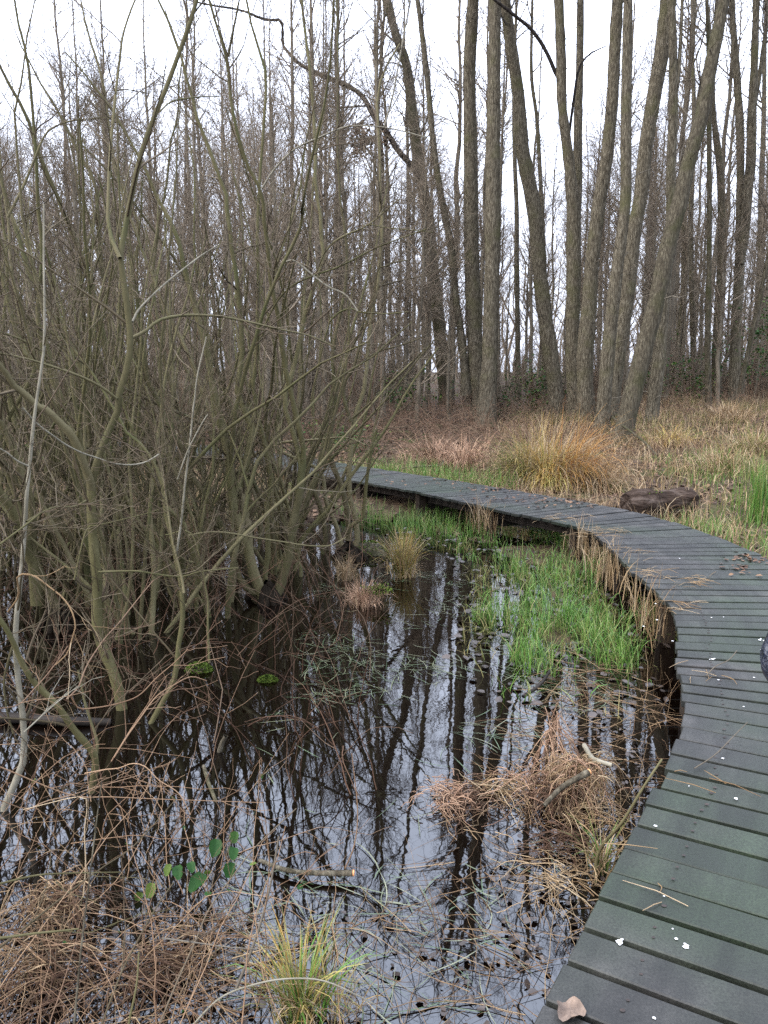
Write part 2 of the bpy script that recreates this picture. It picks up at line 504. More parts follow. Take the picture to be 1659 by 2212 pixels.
def seg_dist(x, y, poly):
    """Distance to an open polyline and the side (positive = right of its direction)."""
    best = np.full(np.shape(x), 1e9)
    side = np.zeros(np.shape(x))
    for a, b in zip(poly[:-1], poly[1:]):
        d = b - a
        t = np.clip(((x - a[0]) * d[0] + (y - a[1]) * d[1]) / (d @ d), 0, 1)
        dx, dy = x - a[0] - t * d[0], y - a[1] - t * d[1]
        r = np.hypot(dx, dy)
        s = d[1] * dx - d[0] * dy
        side = np.where(r < best, np.sign(s), side)
        best = np.minimum(best, r)
    return best, side


def vnoise(x, y, s, seed=0):
    """Smooth value noise."""
    x, y = np.asarray(x) / s + 100.3 * seed + 500, np.asarray(y) / s + 57.7 * seed + 500
    i, j = np.floor(x).astype(int), np.floor(y).astype(int)
    u, v = x - i, y - j
    u, v = u * u * (3 - 2 * u), v * v * (3 - 2 * v)
    h = lambda a, b: np.modf(np.abs(np.sin(a * 127.1 + b * 311.7 + seed * 13.7) * 43758.5453))[0]
    return (h(i, j) * (1 - u) + h(i + 1, j) * u) * (1 - v) + (h(i, j + 1) * (1 - u) + h(i + 1, j + 1) * u) * v


def smooth(a, b, x):
    t = np.clip((x - a) / (b - a), 0, 1)
    return t * t * (3 - 2 * t)


PATCH = np.array([(1.0, 9.3), (1.55, 8.5), (1.8, 7.6), (1.75, 6.6), (1.6, 5.7), (1.5, 5.0)], float)


def ground_z(x, y):
    x, y = np.asarray(x, float), np.asarray(y, float)
    d, s = seg_dist(x, y, CE)
    n1, n2 = vnoise(x, y, 1.1, 1), vnoise(x, y, .33, 2)
    rough = (n1 - .5) * .10 + (n2 - .5) * .05
    land = .12 + rough + .012 * np.clip(y - 10, 0, 60) + smooth(.5, 6, x - 3) * smooth(8, 22, y) * .5
    pond = -.22 + rough
    # pond side = left of the walkway, up to about 9.4 m out
    far = smooth(9.0, 10.3, y + .9 * (vnoise(x, y, 1.4, 3) - .5) - .10 * np.clip(-x - 2, 0, 10))
    right = smooth(-.1, .75, np.where(s > 0, d, -d))
    w = np.maximum(far, right)
    z = pond * (1 - w) + land * w
    pd, _ = seg_dist(x, y, PATCH)
    z = np.maximum(z, -.22 + .222 * smooth(1.3, .3, pd) + rough * .55)
    # boggy shelf along the near edge
    ne = smooth(2.35, 1.2, y + .5 * x * .3 + .5 * (n1 - .5)) * (1 - smooth(.1, .5, x))
    z = np.maximum(z, -.22 + .25 * ne + rough * .6)
    return z


def build_ground():
    # fine grid near, coarser rings out to the horizon: one sheet
    def axis(lims):
        out = []
        for a, b, st in lims:
            out += list(np.arange(a, b, st))
        return np.array(out)
    xs = axis([(-400, -80, 40), (-80, -20, 4), (-20, -6, .5), (-6, 6, .12), (6, 20, .5), (20, 80, 4), (80, 401, 40)])
    ys = axis([(-120, -20, 20), (-20, -2, 1), (-2, 14, .12), (14, 30, .4), (30, 90, 3), (90, 801, 60)])
    X, Y = np.meshgrid(xs, ys)
    Z = ground_z(X, Y)
    v = np.stack([X, Y, Z], -1).reshape(-1, 3)
    idx = np.arange(len(v)).reshape(len(ys), len(xs))
    q = np.stack([idx[:-1, :-1], idx[:-1, 1:], idx[1:, 1:], idx[1:, :-1]], -1)
    b = MB()
    b.add(v, q.reshape(-1, 4))
    tag(b.build('ground', MT['ground']), kind='structure')
    w = MB()
    w.add([(-30, -6, 0), (3.5, -6, 0), (3.5, 12, 0), (-30, 12, 0)], [(0, 1, 2, 3)])
    tag(w.build('water', MT['water'], smooth=False), kind='structure')


MT['ground'] = mat('leaf mould ground', [(0.0144, 0.0096, 0.0064), (0.04, 0.0272, 0.0176), (0.08, 0.0544, 0.0336)], 7, rough=.8, spec=0.06, bump=1.0, bscale=25, moss=((.035, .05, .012), .8, .55, .7), bdist=.03)
build_ground()


# ------------------------------------------------------------------ boardwalk
def build_boardwalk():
    root = thing('boardwalk', (CE[2][0], CE[2][1], 0), 'grey weathered plank boardwalk curving right then away left over the pond', 'boardwalk')
    org = root.location
    ZT = .36
    # stations along the walk
    def spline(p, per=60):
        e = np.vstack([2 * p[0] - p[1], p, 2 * p[-1] - p[-2]])
        u = np.linspace(0, len(p) - 1, (len(p) - 1) * per + 1)
        i = np.clip(u.astype(int), 0, len(p) - 2)
        u = (u - i)[:, None]
        a, b_, c_, d_ = e[i], e[i + 1], e[i + 2], e[i + 3]
        return .5 * (2 * b_ + (c_ - a) * u + (2 * a - 5 * b_ + 4 * c_ - d_) * u ** 2 + (3 * b_ - a - 3 * c_ + d_) * u ** 3)
    Ls, Rs = spline(LE), spline(RE)
    n = len(Ls)
    cs = np.concatenate([[0], np.cumsum(np.linalg.norm(np.diff((Ls + Rs) / 2, axis=0), axis=1))])

    def edge(s):
        return np.array([np.interp(s, cs, Ls[:, 0]), np.interp(s, cs, Ls[:, 1])]), np.array([np.interp(s, cs, Rs[:, 0]), np.interp(s, cs, Rs[:, 1])])
    bm = bmesh.new()
    lay = bm.verts.layers.float.new('rnd')
    pu, pv = bm.verts.layers.float.new('along'), bm.verts.layers.float.new('across')
    s = 0.0
    nails = MB()
    drops = []
    while s < cs[-1] - .2:
        w = .150 + RNG.uniform(-.004, .004)
        g = RNG.choice([.009, .014, .019, .025], p=[.2, .35, .3, .15]) * (1 if s < 9 else 1.5)
        (l0, r0), (l1, r1) = edge(s + g / 2), edge(s + w - g / 2)
        a = RNG.normal(0, .008)
        c = RNG.normal(0, .008)
        u = nrm(r0 - l0)
        l0, l1 = l0 - u * (.02 + a), l1 - u * (.02 + a)
        r0, r1 = r0 + u * (.02 + c), r1 + u * (.02 + c)
        dz = RNG.normal(0, .0018)
        tl = RNG.normal(0, .0015)
        vs = []
        rv = RNG.random()
        for z, k in ((ZT - .034, 0), (ZT, 1)):
            for p, q in ((l0, -1), (r0, 1), (r1, 1), (l1, -1)):
                v = bm.verts.new((p[0] - org[0], p[1] - org[1], z + dz + tl * q))
                v[lay] = rv
                v[pu] = 0.0 if (p is l0 or p is l1) else 1.2
                v[pv] = q * w / 2
                vs.append(v)
        for f in ((3, 2, 1, 0), (4, 5, 6, 7), (0, 1, 5, 4), (1, 2, 6, 5), (2, 3, 7, 6), (3, 0, 4, 7)):
            bm.faces.new([vs[i] for i in f])
        if .5 < s < 16:
            for t in (.14, .86):
                for e in (.28, .72):
                    p = (l0 * (1 - t) + r0 * t) * (1 - e) + (l1 * (1 - t) + r1 * t) * e + RNG.normal(0, .006, 2)
                    k = np.arange(7)
                    rr = RNG.uniform(.005, .0085)
                    vv = [(p[0] + rr * math.cos(a_), p[1] + rr * .8 * math.sin(a_), ZT + dz + .0032) for a_ in k * 2 * math.pi / 7]
                    nails.add(vv + [(p[0], p[1], ZT + dz + .0036)], tris=[(i, (i + 1) % 7, 7) for i in range(7)])
        s += w
    bmesh.ops.bevel(bm, geom=bm.edges[:], offset=.0035, segments=1, affect='EDGES')
    me = bpy.data.meshes.new('decking')
    bm.to_mesh(me)
    bm.free()
    me.materials.append(MT['deck'])
    dk = bpy.data.objects.new('decking', me)
    COL.objects.link(dk)
    dk.parent = root
    tag(nails.build('nails', MT['nail'], dk, org))

    # side beams under the plank ends, joists and posts
    for E_, sg in ((Ls, 1), (Rs, -1)):
        b = MB()
        other = Rs if sg == 1 else Ls
        st = [np.interp(v, cs, np.arange(n)) for v in np.arange(0, cs[-1], .55)]
        pts = []
        for f in st:
            i = int(f)
            u = nrm(other[i] - E_[i])
            pts.append(E_[i] + u * .16)
        for p, q in zip(pts[:-1], pts[1:]):
            d = nrm(q - p)
            nn = np.array([-d[1], d[0]])
            c = (p + q) / 2
            b.box((c[0], c[1], ZT - .034 - .003 - .055), (d[0], d[1], 0), (nn[0], nn[1], 0), (0, 0, 1), np.linalg.norm(q - p) / 2 + .008, .024, .055)
        b.build('side_beam', MT['beam'], root, org, smooth=False)
    ps = np.arange(.4, cs[-1], 1.35)
    for v in ps:
        l, r = edge(v)
        u = nrm(r - l)
        nn = np.array([-u[1], u[0]])
        for p in (l + u * .075, r - u * .075):
            b = MB()
            h = .60
            b.box((p[0], p[1], ZT - .04 - h), (u[0], u[1], 0), (nn[0], nn[1], 0), (0, 0, 1), .05, .05, h)
            b.build('post', MT['post'], root, org, smooth=False)
        b = MB()
        c = (l + r) / 2
        b.box((c[0], c[1], ZT - .20), (u[0], u[1], 0), (nn[0], nn[1], 0), (0, 0, 1), np.linalg.norm(r - l) / 2 - .2, .03, .05)
        b.build('cross_beam', MT['beam'], root, org, smooth=False)
    # white bird splashes stuck to the boards: (display px, py, size in mm)
    for px, py, sz in [(1338, 2038, 13), (1482, 2048, 12), (1413, 2202, 6), (1590, 1727, 9), (1416, 1786, 8), (1561, 1640, 8), (1453, 2009, 4), (1434, 1938, 4), (1419, 1340, 10), (1390, 1354, 9),
                       (1453, 1386, 9), (1537, 1335, 7), (1641, 1383, 12), (1650, 1385, 10), (1539, 1425, 12), (1563, 1334, 6), (1416, 1305, 8), (1468, 1207, 9), (1645, 1405, 9), (1552, 1470, 7), (1629, 1465, 8), (1606, 1528, 6), (1488, 1700, 4)]:
        p = gp(px, py, ZT)
        b = MB()
        for k in range(1 if sz < 11 else 4):
            c = p + np.array([*(RNG.normal(0, sz * .0009, 2) if k else (0, 0)), .0042 + .0006 * k])
            a_ = np.arange(10) * 2 * math.pi / 10
            rr = sz * .001 * (1 if k == 0 else .5) * RNG.uniform(.7, 1.25, 10)
            vv = np.stack([c[0] + .68 * rr * np.cos(a_), c[1] + .68 * rr * np.sin(a_), np.full(10, c[2])], 1)
            b.add(np.vstack([vv, [[c[0], c[1], c[2] + .0015]]]), tris=[(i, (i + 1) % 10, 10) for i in range(10)])
        b.build('bird_dropping', MT['dropping'], root, org)


build_boardwalk()


# ------------------------------------------------------------------ blades, leaves
def blades(mb, base, h, w, lean=.5, az=None, droop=.6, n=4, rnd=None, m=0):
    """Curved grass blades: base (K,3), heights h, widths w."""
    K = len(base)
    az = RNG.uniform(0, 2 * math.pi, K) if az is None else az
    h = np.broadcast_to(h, (K,)) * RNG.uniform(.55, 1.25, K)
    ln = np.abs(RNG.normal(lean, lean * .45, K))
    s = np.linspace(0, 1, n + 1)
    th = ln[:, None] * (0.35 + s[None] ** 1.2 * (1 + droop * RNG.uniform(0, 2, K)[:, None]))     # angle from vertical grows along the blade
    step = (h / n)[:, None]
    dz = np.cos(th) * step
    dr = np.sin(th) * step
    z = np.concatenate([np.zeros((K, 1)), np.cumsum(dz[:, :-1], 1)], 1)
    r = np.concatenate([np.zeros((K, 1)), np.cumsum(dr[:, :-1], 1)], 1)
    ca, sa = np.cos(az)[:, None], np.sin(az)[:, None]
    c = np.stack([base[:, 0:1] + r * ca, base[:, 1:2] + r * sa, base[:, 2:3] + z], -1)
    tw = az + math.pi / 2 + RNG.normal(0, .5, K)
    side = np.stack([np.cos(tw), np.sin(tw), RNG.normal(0, .15, K)], -1)[:, None]
    ww = (np.broadcast_to(w, (K,)) * RNG.uniform(.6, 1.3, K))[:, None, None] * (np.array([.7, 1, .85, .55, .08]) if n == 4 else np.linspace(1, .1, n + 1))[None, :, None]
    v = np.stack([c - side * ww / 2, c + side * ww / 2], 2)
    idx = np.arange(K * (n + 1) * 2).reshape(K, n + 1, 2)
    q = np.stack([idx[:, :-1, 0], idx[:, :-1, 1], idx[:, 1:, 1], idx[:, 1:, 0]], -1).reshape(-1, 4)
    rr = RNG.random(K) if rnd is None else rnd
    mb.add(v.reshape(-1, 3), q, rnd=np.repeat(rr, (n + 1) * 2), m=m)


def leaves(mb, c, size, flat=.3, rnd=None, m=0, aspect=.62):
    """Small folded leaves: centre (K,3)."""
    K = len(c)
    az = RNG.uniform(0, 2 * math.pi, K)
    d = nrm(np.stack([np.cos(az), np.sin(az), RNG.normal(0, flat, K)], -1))
    up = nrm(np.stack([RNG.normal(0, flat, K), RNG.normal(0, flat, K), np.ones(K)], -1))
    sd = nrm(np.cross(d, up))
    up = np.cross(sd, d)
    sz = (np.broadcast_to(size, (K,)) * RNG.uniform(.55, 1.3, K))[:, None]
    curl = RNG.uniform(-.1, .35, K)[:, None]
    prof = [(-.5, 0, 0), (-.2, .42, .5), (.2, .38, .5), (.5, 0, .3), (.2, -.38, .5), (-.2, -.42, .5), (0, 0, 0)]
    V = np.stack([c + d * sz * a + sd * sz * aspect * b * 1.3 + up * sz * curl * e for a, b, e in prof], 1)
    idx = np.arange(K * 7).reshape(K, 7)
    t = np.concatenate([np.stack([idx[:, i], idx[:, (i + 1) % 6], idx[:, 6]], -1) for i in range(6)])
    mb.add(V.reshape(-1, 3), tris=t, rnd=np.repeat(RNG.random(K) if rnd is None else rnd, 7), m=m)


def scatter(x0, x1, y0, y1, n, keep=None):
    p = np.stack([RNG.uniform(x0, x1, n), RNG.uniform(y0, y1, n)], 1)
    if keep is not None:
        p = p[keep(p[:, 0], p[:, 1])]
    return np.column_stack([p, ground_z(p[:, 0], p[:, 1])])


# ------------------------------------------------------------------ tall alders behind the walkway (traced trunk lines, each at its own distance)
def traced(pts, Y0, Y1, n, ext=0.0, ext_up=.5, sink=0.0, wscale=1.0):
    """Trunk line from display-pixel points listed bottom to top: (px, py, width px). Returns 3-D points and radii."""
    a = np.array([(p[0], p[1], p[2]) for p in pts], float)
    c = catmull(a, n)
    L = np.concatenate([[0], np.cumsum(np.linalg.norm(np.diff(c[:, :2], axis=0), axis=1))])
    t = L / L[-1]
    Y = Y0 + (Y1 - Y0) * t
    P = np.array([at(c[i, 0], c[i, 1], Y[i]) for i in range(n)])
    depth = Y * math.cos(PITCH) - (P[:, 2] - CAMZ) * math.sin(PITCH)
    R = np.maximum(c[:, 2], .6) / 2 * depth / F * wscale
    if sink:
        P = np.vstack([P[0] + [0, 0, -sink], P])
        R = np.concatenate([[R[0] * 1.12], R])
    if ext > 0:
        d = nrm(P[-1] - P[-3])
        k = max(4, int(ext / .5))
        ex, er = [], []
        p = P[-1].copy()
        for i in range(k):
            d = nrm(d + np.array([RNG.normal(0, .05), RNG.normal(0, .05), ext_up * .2]))
            p = p + d * ext / k
            ex.append(p.copy())
            er.append(R[-1] * (1 - .92 * (i + 1) / k))
        P, R = np.vstack([P, ex]), np.concatenate([R, er])
    return P, R


def resample(P, R, n):
    L = np.concatenate([[0], np.cumsum(np.linalg.norm(np.diff(P, axis=0), axis=1))])
    s = np.linspace(0, L[-1], n)
    return np.stack([np.interp(s, L, P[:, k]) for k in range(3)], 1), np.interp(s, L, R)


def alder(pts, label, base=None, depth=None, ext=8.0, dark=False, forks=(), nb=26, low=15, mains=None):
    px, py = base or pts[0][:2]
    Y = depth or gp(px, py, .22)[1]
    P, R = traced(pts, Y, Y + RNG.normal(0, .3), 36, ext=ext, sink=.35, wscale=.93)
    R = R * (1 + RNG.normal(0, .035, len(R)))
    k = min(4, len(R))
    R[:k] *= np.linspace(1.3, 1.02, k)                      # root flare
    org = (P[1][0], P[1][1], float(ground_z(P[1][0], P[1][1])))
    t = thing('alder_tree', org, label, 'tree', 'tall alders standing close behind the boardwalk')
    bm_ = MB()
    bm_.tubes(P, R, 14)
    crownP = [(P, R)]
    for f in forks:                                         # second stems joined to this trunk
        fp, fr = traced(f, Y, Y + RNG.normal(0, .25), 24, ext=ext * .8 if f[-1][1] < 30 else .8)
        bm_.tubes(fp, fr * (1 + RNG.normal(0, .03, len(fr))), 12)
        crownP.append((fp, fr))
    K_, KR = spawn(P[None], R[None], 9, .03, .7, .16, 1.2, .25, 4, .1, .02, .006, rmax=.03)
    bm_.tubes(K_, KR, 6)
    bm_.build('trunk', MT['bark_dark' if dark else 'bark'], t, org)
    c = MB()
    for P_, R_ in crownP:
        P2, R2 = resample(P_, R_, 40)
        hfrac = (11.0 if ext > 3 else 5.0) / max(P2[-1, 2], 1)
        B, Rb = spawn(P2[None], R2[None], nb, min(hfrac, .6), .99, 2.6, .75, .5, 8, .13, .07, .004, rmax=.045)
        c.tubes(B, Rb, 4)
        B2, Rb2 = spawn(B, Rb, 7, .2, 1, .9, .8, .6, 6, .2, .05, .0025, rmax=.012)
        c.tubes(B2, Rb2, 3)
        B3, Rb3 = spawn(B2, Rb2, 4, .2, 1, .4, .8, .7, 4, .25, .03, .002, rmax=.005)
        c.tubes(B3, Rb3, 3)
        if low:
            B, Rb = spawn(P2[None], R2[None], low, .06, .75, 1.3, 1.2, .3, 8, .2, .04, .002, rmax=.014)
            c.tubes(B, Rb, 4)
            B2, Rb2 = spawn(B, Rb, 5, .25, 1, .5, .8, .6, 5, .25, .03, .0016, rmax=.006)
            c.tubes(B2, Rb2, 3)
    c.build('crown', MT['twig'], t, org)
    return t, Y


def build_alders():
    # T1 with its long snapped limb
    t, Y = alder([(965, 885, 33), (962, 842, 31), (952, 742, 30), (942, 642, 29), (932, 560, 30), (925, 480, 29), (912, 400, 29), (900, 320, 27), (890, 230, 24), (878, 140, 22), (855, 75, 20), (835, 0, 20)],
                 'leaning alder on the left carrying a long dark limb across the sky', dark=True)
    limb = [(905, 385, 15), (895, 365, 14), (860, 325, 13), (835, 285, 12), (810, 255, 11), (780, 205, 11), (735, 178, 11), (700, 165, 10), (650, 140, 8), (622, 112, 7), (611, 95, 7), (609, 47, 7), (590, 44, 6), (565, 40, 6), (520, 22, 5), (450, 10, 4), (390, -4, 2)]
    P, R = traced(limb, Y, Y - .9, 46)
    org = t.location
    b = MB()
    b.tubes(P, R * (1 + RNG.normal(0, .07, len(R))), 8)
    b.tubes(*traced([(795, 228, 4), (740, 232, 4), (680, 226, 3), (650, 222, 3), (653, 200, 2), (648, 150, 2), (610, 140, 2)], Y - .2, Y - .5, 14), 5)
    limb_o = b.build('broken_limb', MT['limb'], t, org)
    b = MB()
    B, Rb = spawn(P[None], R[None], 26, .1, 1, .7, .9, .4, 7, .25, .12, .002, rmax=.012)
    b.tubes(B, Rb, 4)
    B2, Rb2 = spawn(B, Rb, 5, .2, 1, .3, .8, .6, 5, .25, .08, .0015, rmax=.005)
    b.tubes(B2, Rb2, 3)
    b.build('twig_sprays', MT['twig'], limb_o, org)
    b = MB()                                               # clump of dead leaves caught on the limb
    hub = RNG.normal((785, 305), (26, 16), (22, 2))
    c = np.array([at(*(hub[i % 22] + RNG.normal(0, 9, 2) * [.6, 1]), Y - .3) for i in range(620)])
    c[:, 1] += RNG.normal(0, .2, len(c))
    leaves(b, c, .15, .9)
    b.build('dead_leaves', MT['leaf_dead'], limb_o, org)

    alder([(1006, 830, 20), (1004, 802, 19), (995, 717, 18), (984, 642, 17), (975, 540, 17), (960, 460, 16), (947, 390, 15), (935, 300, 14), (927, 210, 13), (912, 75, 12), (902, 0, 11)],
          'thin alder just right of the trunk with the long snapped limb', depth=25.5, nb=20, low=8)
    alder([(1042, 915, 42), (1035, 862, 40), (1029, 792, 38), (1024, 692, 36), (1019, 560, 35), (1017, 400, 33), (1015, 250, 30), (1014, 150, 29), (1022, 0, 28)],
          'straight grey alder trunk, left one of the parallel pair at the middle', nb=34)
    alder([(1050, 905, 42), (1057, 792, 38), (1060, 692, 36), (1063, 567, 36), (1065, 350, 34), (1068, 150, 30), (1069, 0, 28)],
          'straight brown alder trunk, right one of the parallel pair at the middle', depth=23.4, nb=34)
    t, Y = alder([(1206, 920, 40), (1204, 902, 38), (1199, 832, 36), (1184, 732, 35), (1169, 617, 34), (1159, 500, 34), (1149, 425, 34), (1129, 325, 33), (1119, 200, 29), (1104, 100, 28), (1094, 25, 25), (1083, -40, 24)],
                 'pale alder trunk tilting left, beside the parallel pair', nb=30)
    # T6 + T7 fork, and the dark bent limb that runs up left from it
    t, Y = alder([(1248, 925, 42), (1244, 892, 38), (1239, 822, 35), (1237, 717, 34), (1239, 592, 34), (1239, 475, 31), (1232, 375, 27), (1224, 310, 24), (1214, 225, 23), (1212, 125, 25), (1207, 0, 22)],
                 'forked alder with a dark bent bough curving up to the left', forks=([(1242, 560, 20), (1247, 420, 20), (1248, 350, 20), (1249, 250, 19), (1252, 150, 17), (1254, 0, 15)],), nb=24)
    P, R = traced([(1221, 290, 10), (1217, 195, 9), (1199, 155, 9), (1179, 110, 8), (1149, 65, 8), (1114, 35, 7), (1069, 0, 6), (1030, -30, 4)], Y - .1, Y - 1.2, 26)
    b = MB()
    b.tubes(P, R, 7)
    b.tubes(*traced([(1228, 300, 6), (1240, 210, 6), (1250, 150, 5), (1272, 118, 4), (1312, 98, 2)], Y, Y - .4, 14), 5)
    b.build('bough', MT['limb'], t, t.location)
    alder([(1268, 930, 44), (1267, 902, 42), (1264, 852, 40), (1264, 767, 38), (1272, 667, 36), (1279, 567, 34), (1294, 440, 31), (1309, 350, 29), (1322, 225, 28), (1327, 125, 28), (1334, 0, 25)],
          'rough barked alder leaning right from the middle of the clump', nb=28)
    alder([(1300, 935, 34), (1310, 800, 32), (1325, 650, 30), (1334, 575, 28), (1344, 500, 26), (1352, 425, 25), (1352, 300, 25), (1354, 150, 24), (1357, 0, 20)],
          'slim upright alder close behind the rough barked leaning one', depth=19.8, nb=24)
    alder([(1312, 935, 42), (1314, 922, 40), (1322, 852, 38), (1334, 767, 37), (1349, 667, 37), (1362, 567, 35), (1369, 500, 34), (1384, 425, 33), (1394, 325, 32), (1414, 200, 33), (1432, 100, 36), (1444, 0, 38)],
          'stout alder leaning right and thickest at the top edge', nb=30)
    alder([(1403, 940, 34), (1404, 932, 33), (1412, 867, 31), (1424, 767, 30), (1439, 592, 26), (1449, 475, 23), (1449, 375, 22), (1454, 250, 22), (1454, 125, 20), (1450, 0, 18)],
          'greenish upright alder between the two stout leaning ones', depth=20.5, forks=([(1449, 260, 9), (1462, 190, 9), (1469, 110, 8), (1474, 0, 7)],), nb=22)
    alder([(1340, 962, 50), (1344, 952, 48), (1359, 882, 44), (1374, 822, 41), (1394, 742, 40), (1414, 667, 39), (1434, 575, 38), (1449, 505, 38), (1469, 435, 37), (1482, 375, 33), (1499, 310, 32), (1522, 225, 32), (1534, 150, 30), (1549, 75, 28), (1564, 0, 25)],
          'dark mossy footed alder leaning farthest to the right', nb=30, dark=True)
    alder([(1532, 915, 16), (1532, 912, 15), (1529, 792, 14), (1529, 692, 13), (1532, 542, 12), (1532, 300, 11), (1530, 100, 9), (1527, 0, 8)],
          'very thin dark alder right of the leaning clump', depth=23, nb=14, low=6, dark=True)
    alder([(1549, 850, 20), (1547, 767, 19), (1552, 667, 18), (1557, 575, 18), (1559, 450, 17), (1554, 350, 17), (1544, 275, 13), (1540, 200, 10), (1545, 60, 8), (1548, 0, 7)],
          'dark ivy stained alder with green tufts, between two thin trunks', depth=27, nb=16, low=10, dark=True)
    alder([(1581, 918, 32), (1582, 912, 30), (1587, 817, 26), (1589, 717, 24), (1597, 592, 22), (1599, 450, 19), (1599, 300, 18), (1594, 200, 17), (1587, 100, 15), (1579, 0, 12)],
          'grey alder with mossy foot near the right edge, forking high', forks=([(1598, 570, 20), (1609, 500, 20), (1614, 425, 20), (1622, 350, 20), (1624, 250, 19), (1629, 150, 16), (1634, 0, 14)], [(1624, 260, 9), (1639, 175, 9), (1649, 100, 8), (1659, 40, 7)]), nb=20)
    alder([(1602, 825, 11), (1604, 812, 11), (1629, 702, 11), (1652, 592, 10), (1680, 450, 9), (1700, 300, 8)],
          'thin dark leaning stem at the right edge', depth=24, ext=3, nb=12, low=6, dark=True)
    # more slender ones a little farther back, between the large ones
    for k, (pts, lab) in enumerate([
        ([(1119, 850, 13), (1118, 700, 12), (1116, 560, 12), (1116, 450, 11), (1112, 350, 10), (1110, 200, 8), (1116, 0, 6)], 'slender dark alder seen between the brown and the pale tilting trunk'),
        ([(1178, 860, 14), (1176, 640, 12), (1172, 500, 11), (1168, 400, 10), (1160, 260, 9), (1148, 160, 8), (1150, 0, 6)], 'slender alder between the pale tilting trunk and the forked one'),
        ([(1500, 880, 13), (1496, 700, 12), (1492, 500, 12), (1497, 330, 11), (1499, 225, 10), (1496, 120, 9), (1502, 0, 8)], 'slender alder in the gap behind the farthest leaning trunk'),
        ([(1468, 900, 14), (1465, 760, 13), (1476, 620, 12), (1478, 480, 12), (1480, 400, 10), (1510, 200, 8), (1534, 100, 7), (1527, 0, 6)], 'slender crooked alder crossing behind the farthest leaning trunk'),
        ([(824, 880, 14), (826, 760, 14), (822, 620, 13), (826, 480, 12), (824, 330, 11), (815, 260, 10), (822, 160, 8), (828, 60, 6)], 'slender straight alder left of the trunk with the snapped limb'),
        ([(728, 870, 13), (726, 700, 12), (724, 540, 12), (732, 400, 11), (731, 250, 10), (728, 120, 8), (731, 0, 7)], 'slender alder rising behind the middle willow clump'),
        ([(1628, 900, 16), (1630, 760, 14), (1640, 600, 13), (1644, 420, 12), (1650, 250, 11), (1652, 100, 9), (1656, 0, 8)], 'slender alder in the far right corner of the clump')]):
        alder(pts, lab, depth=30 + 1.3 * k, nb=16, low=8, ext=6)


build_alders()


# ------------------------------------------------------------------ the wood beyond
def proto_tree(H, r, seed, nb, lowfrac):
    z = np.linspace(-.3, H, 16)
    P = np.stack([np.cumsum(RNG.normal(0, .10, 16)) * .6, np.cumsum(RNG.normal(0, .10, 16)) * .6, z], 1)
    P[:, :2] -= P[1, :2]
    R = r * (1 - .9 * np.linspace(0, 1, 16) ** 1.2)
    t = MB()
    t.tubes(P, R, 7)
    c = MB()
    B, Rb = spawn(P[None], R[None], nb, lowfrac, .99, 2.3, .7, .45, 7, .13, .08, .004, rmax=.035)
    c.tubes(B, Rb, 3)
    B2, Rb2 = spawn(B, Rb, 6, .15, 1, .95, .8, .6, 5, .2, .05, .0035, rmax=.012)
    c.tubes(B2, Rb2, 3)
    B3, Rb3 = spawn(B2, Rb2, 4, .2, 1, .45, .8, .7, 3, .25, .03, .003, rmax=.006)
    c.tubes(B3, Rb3, 3)
    return t, c


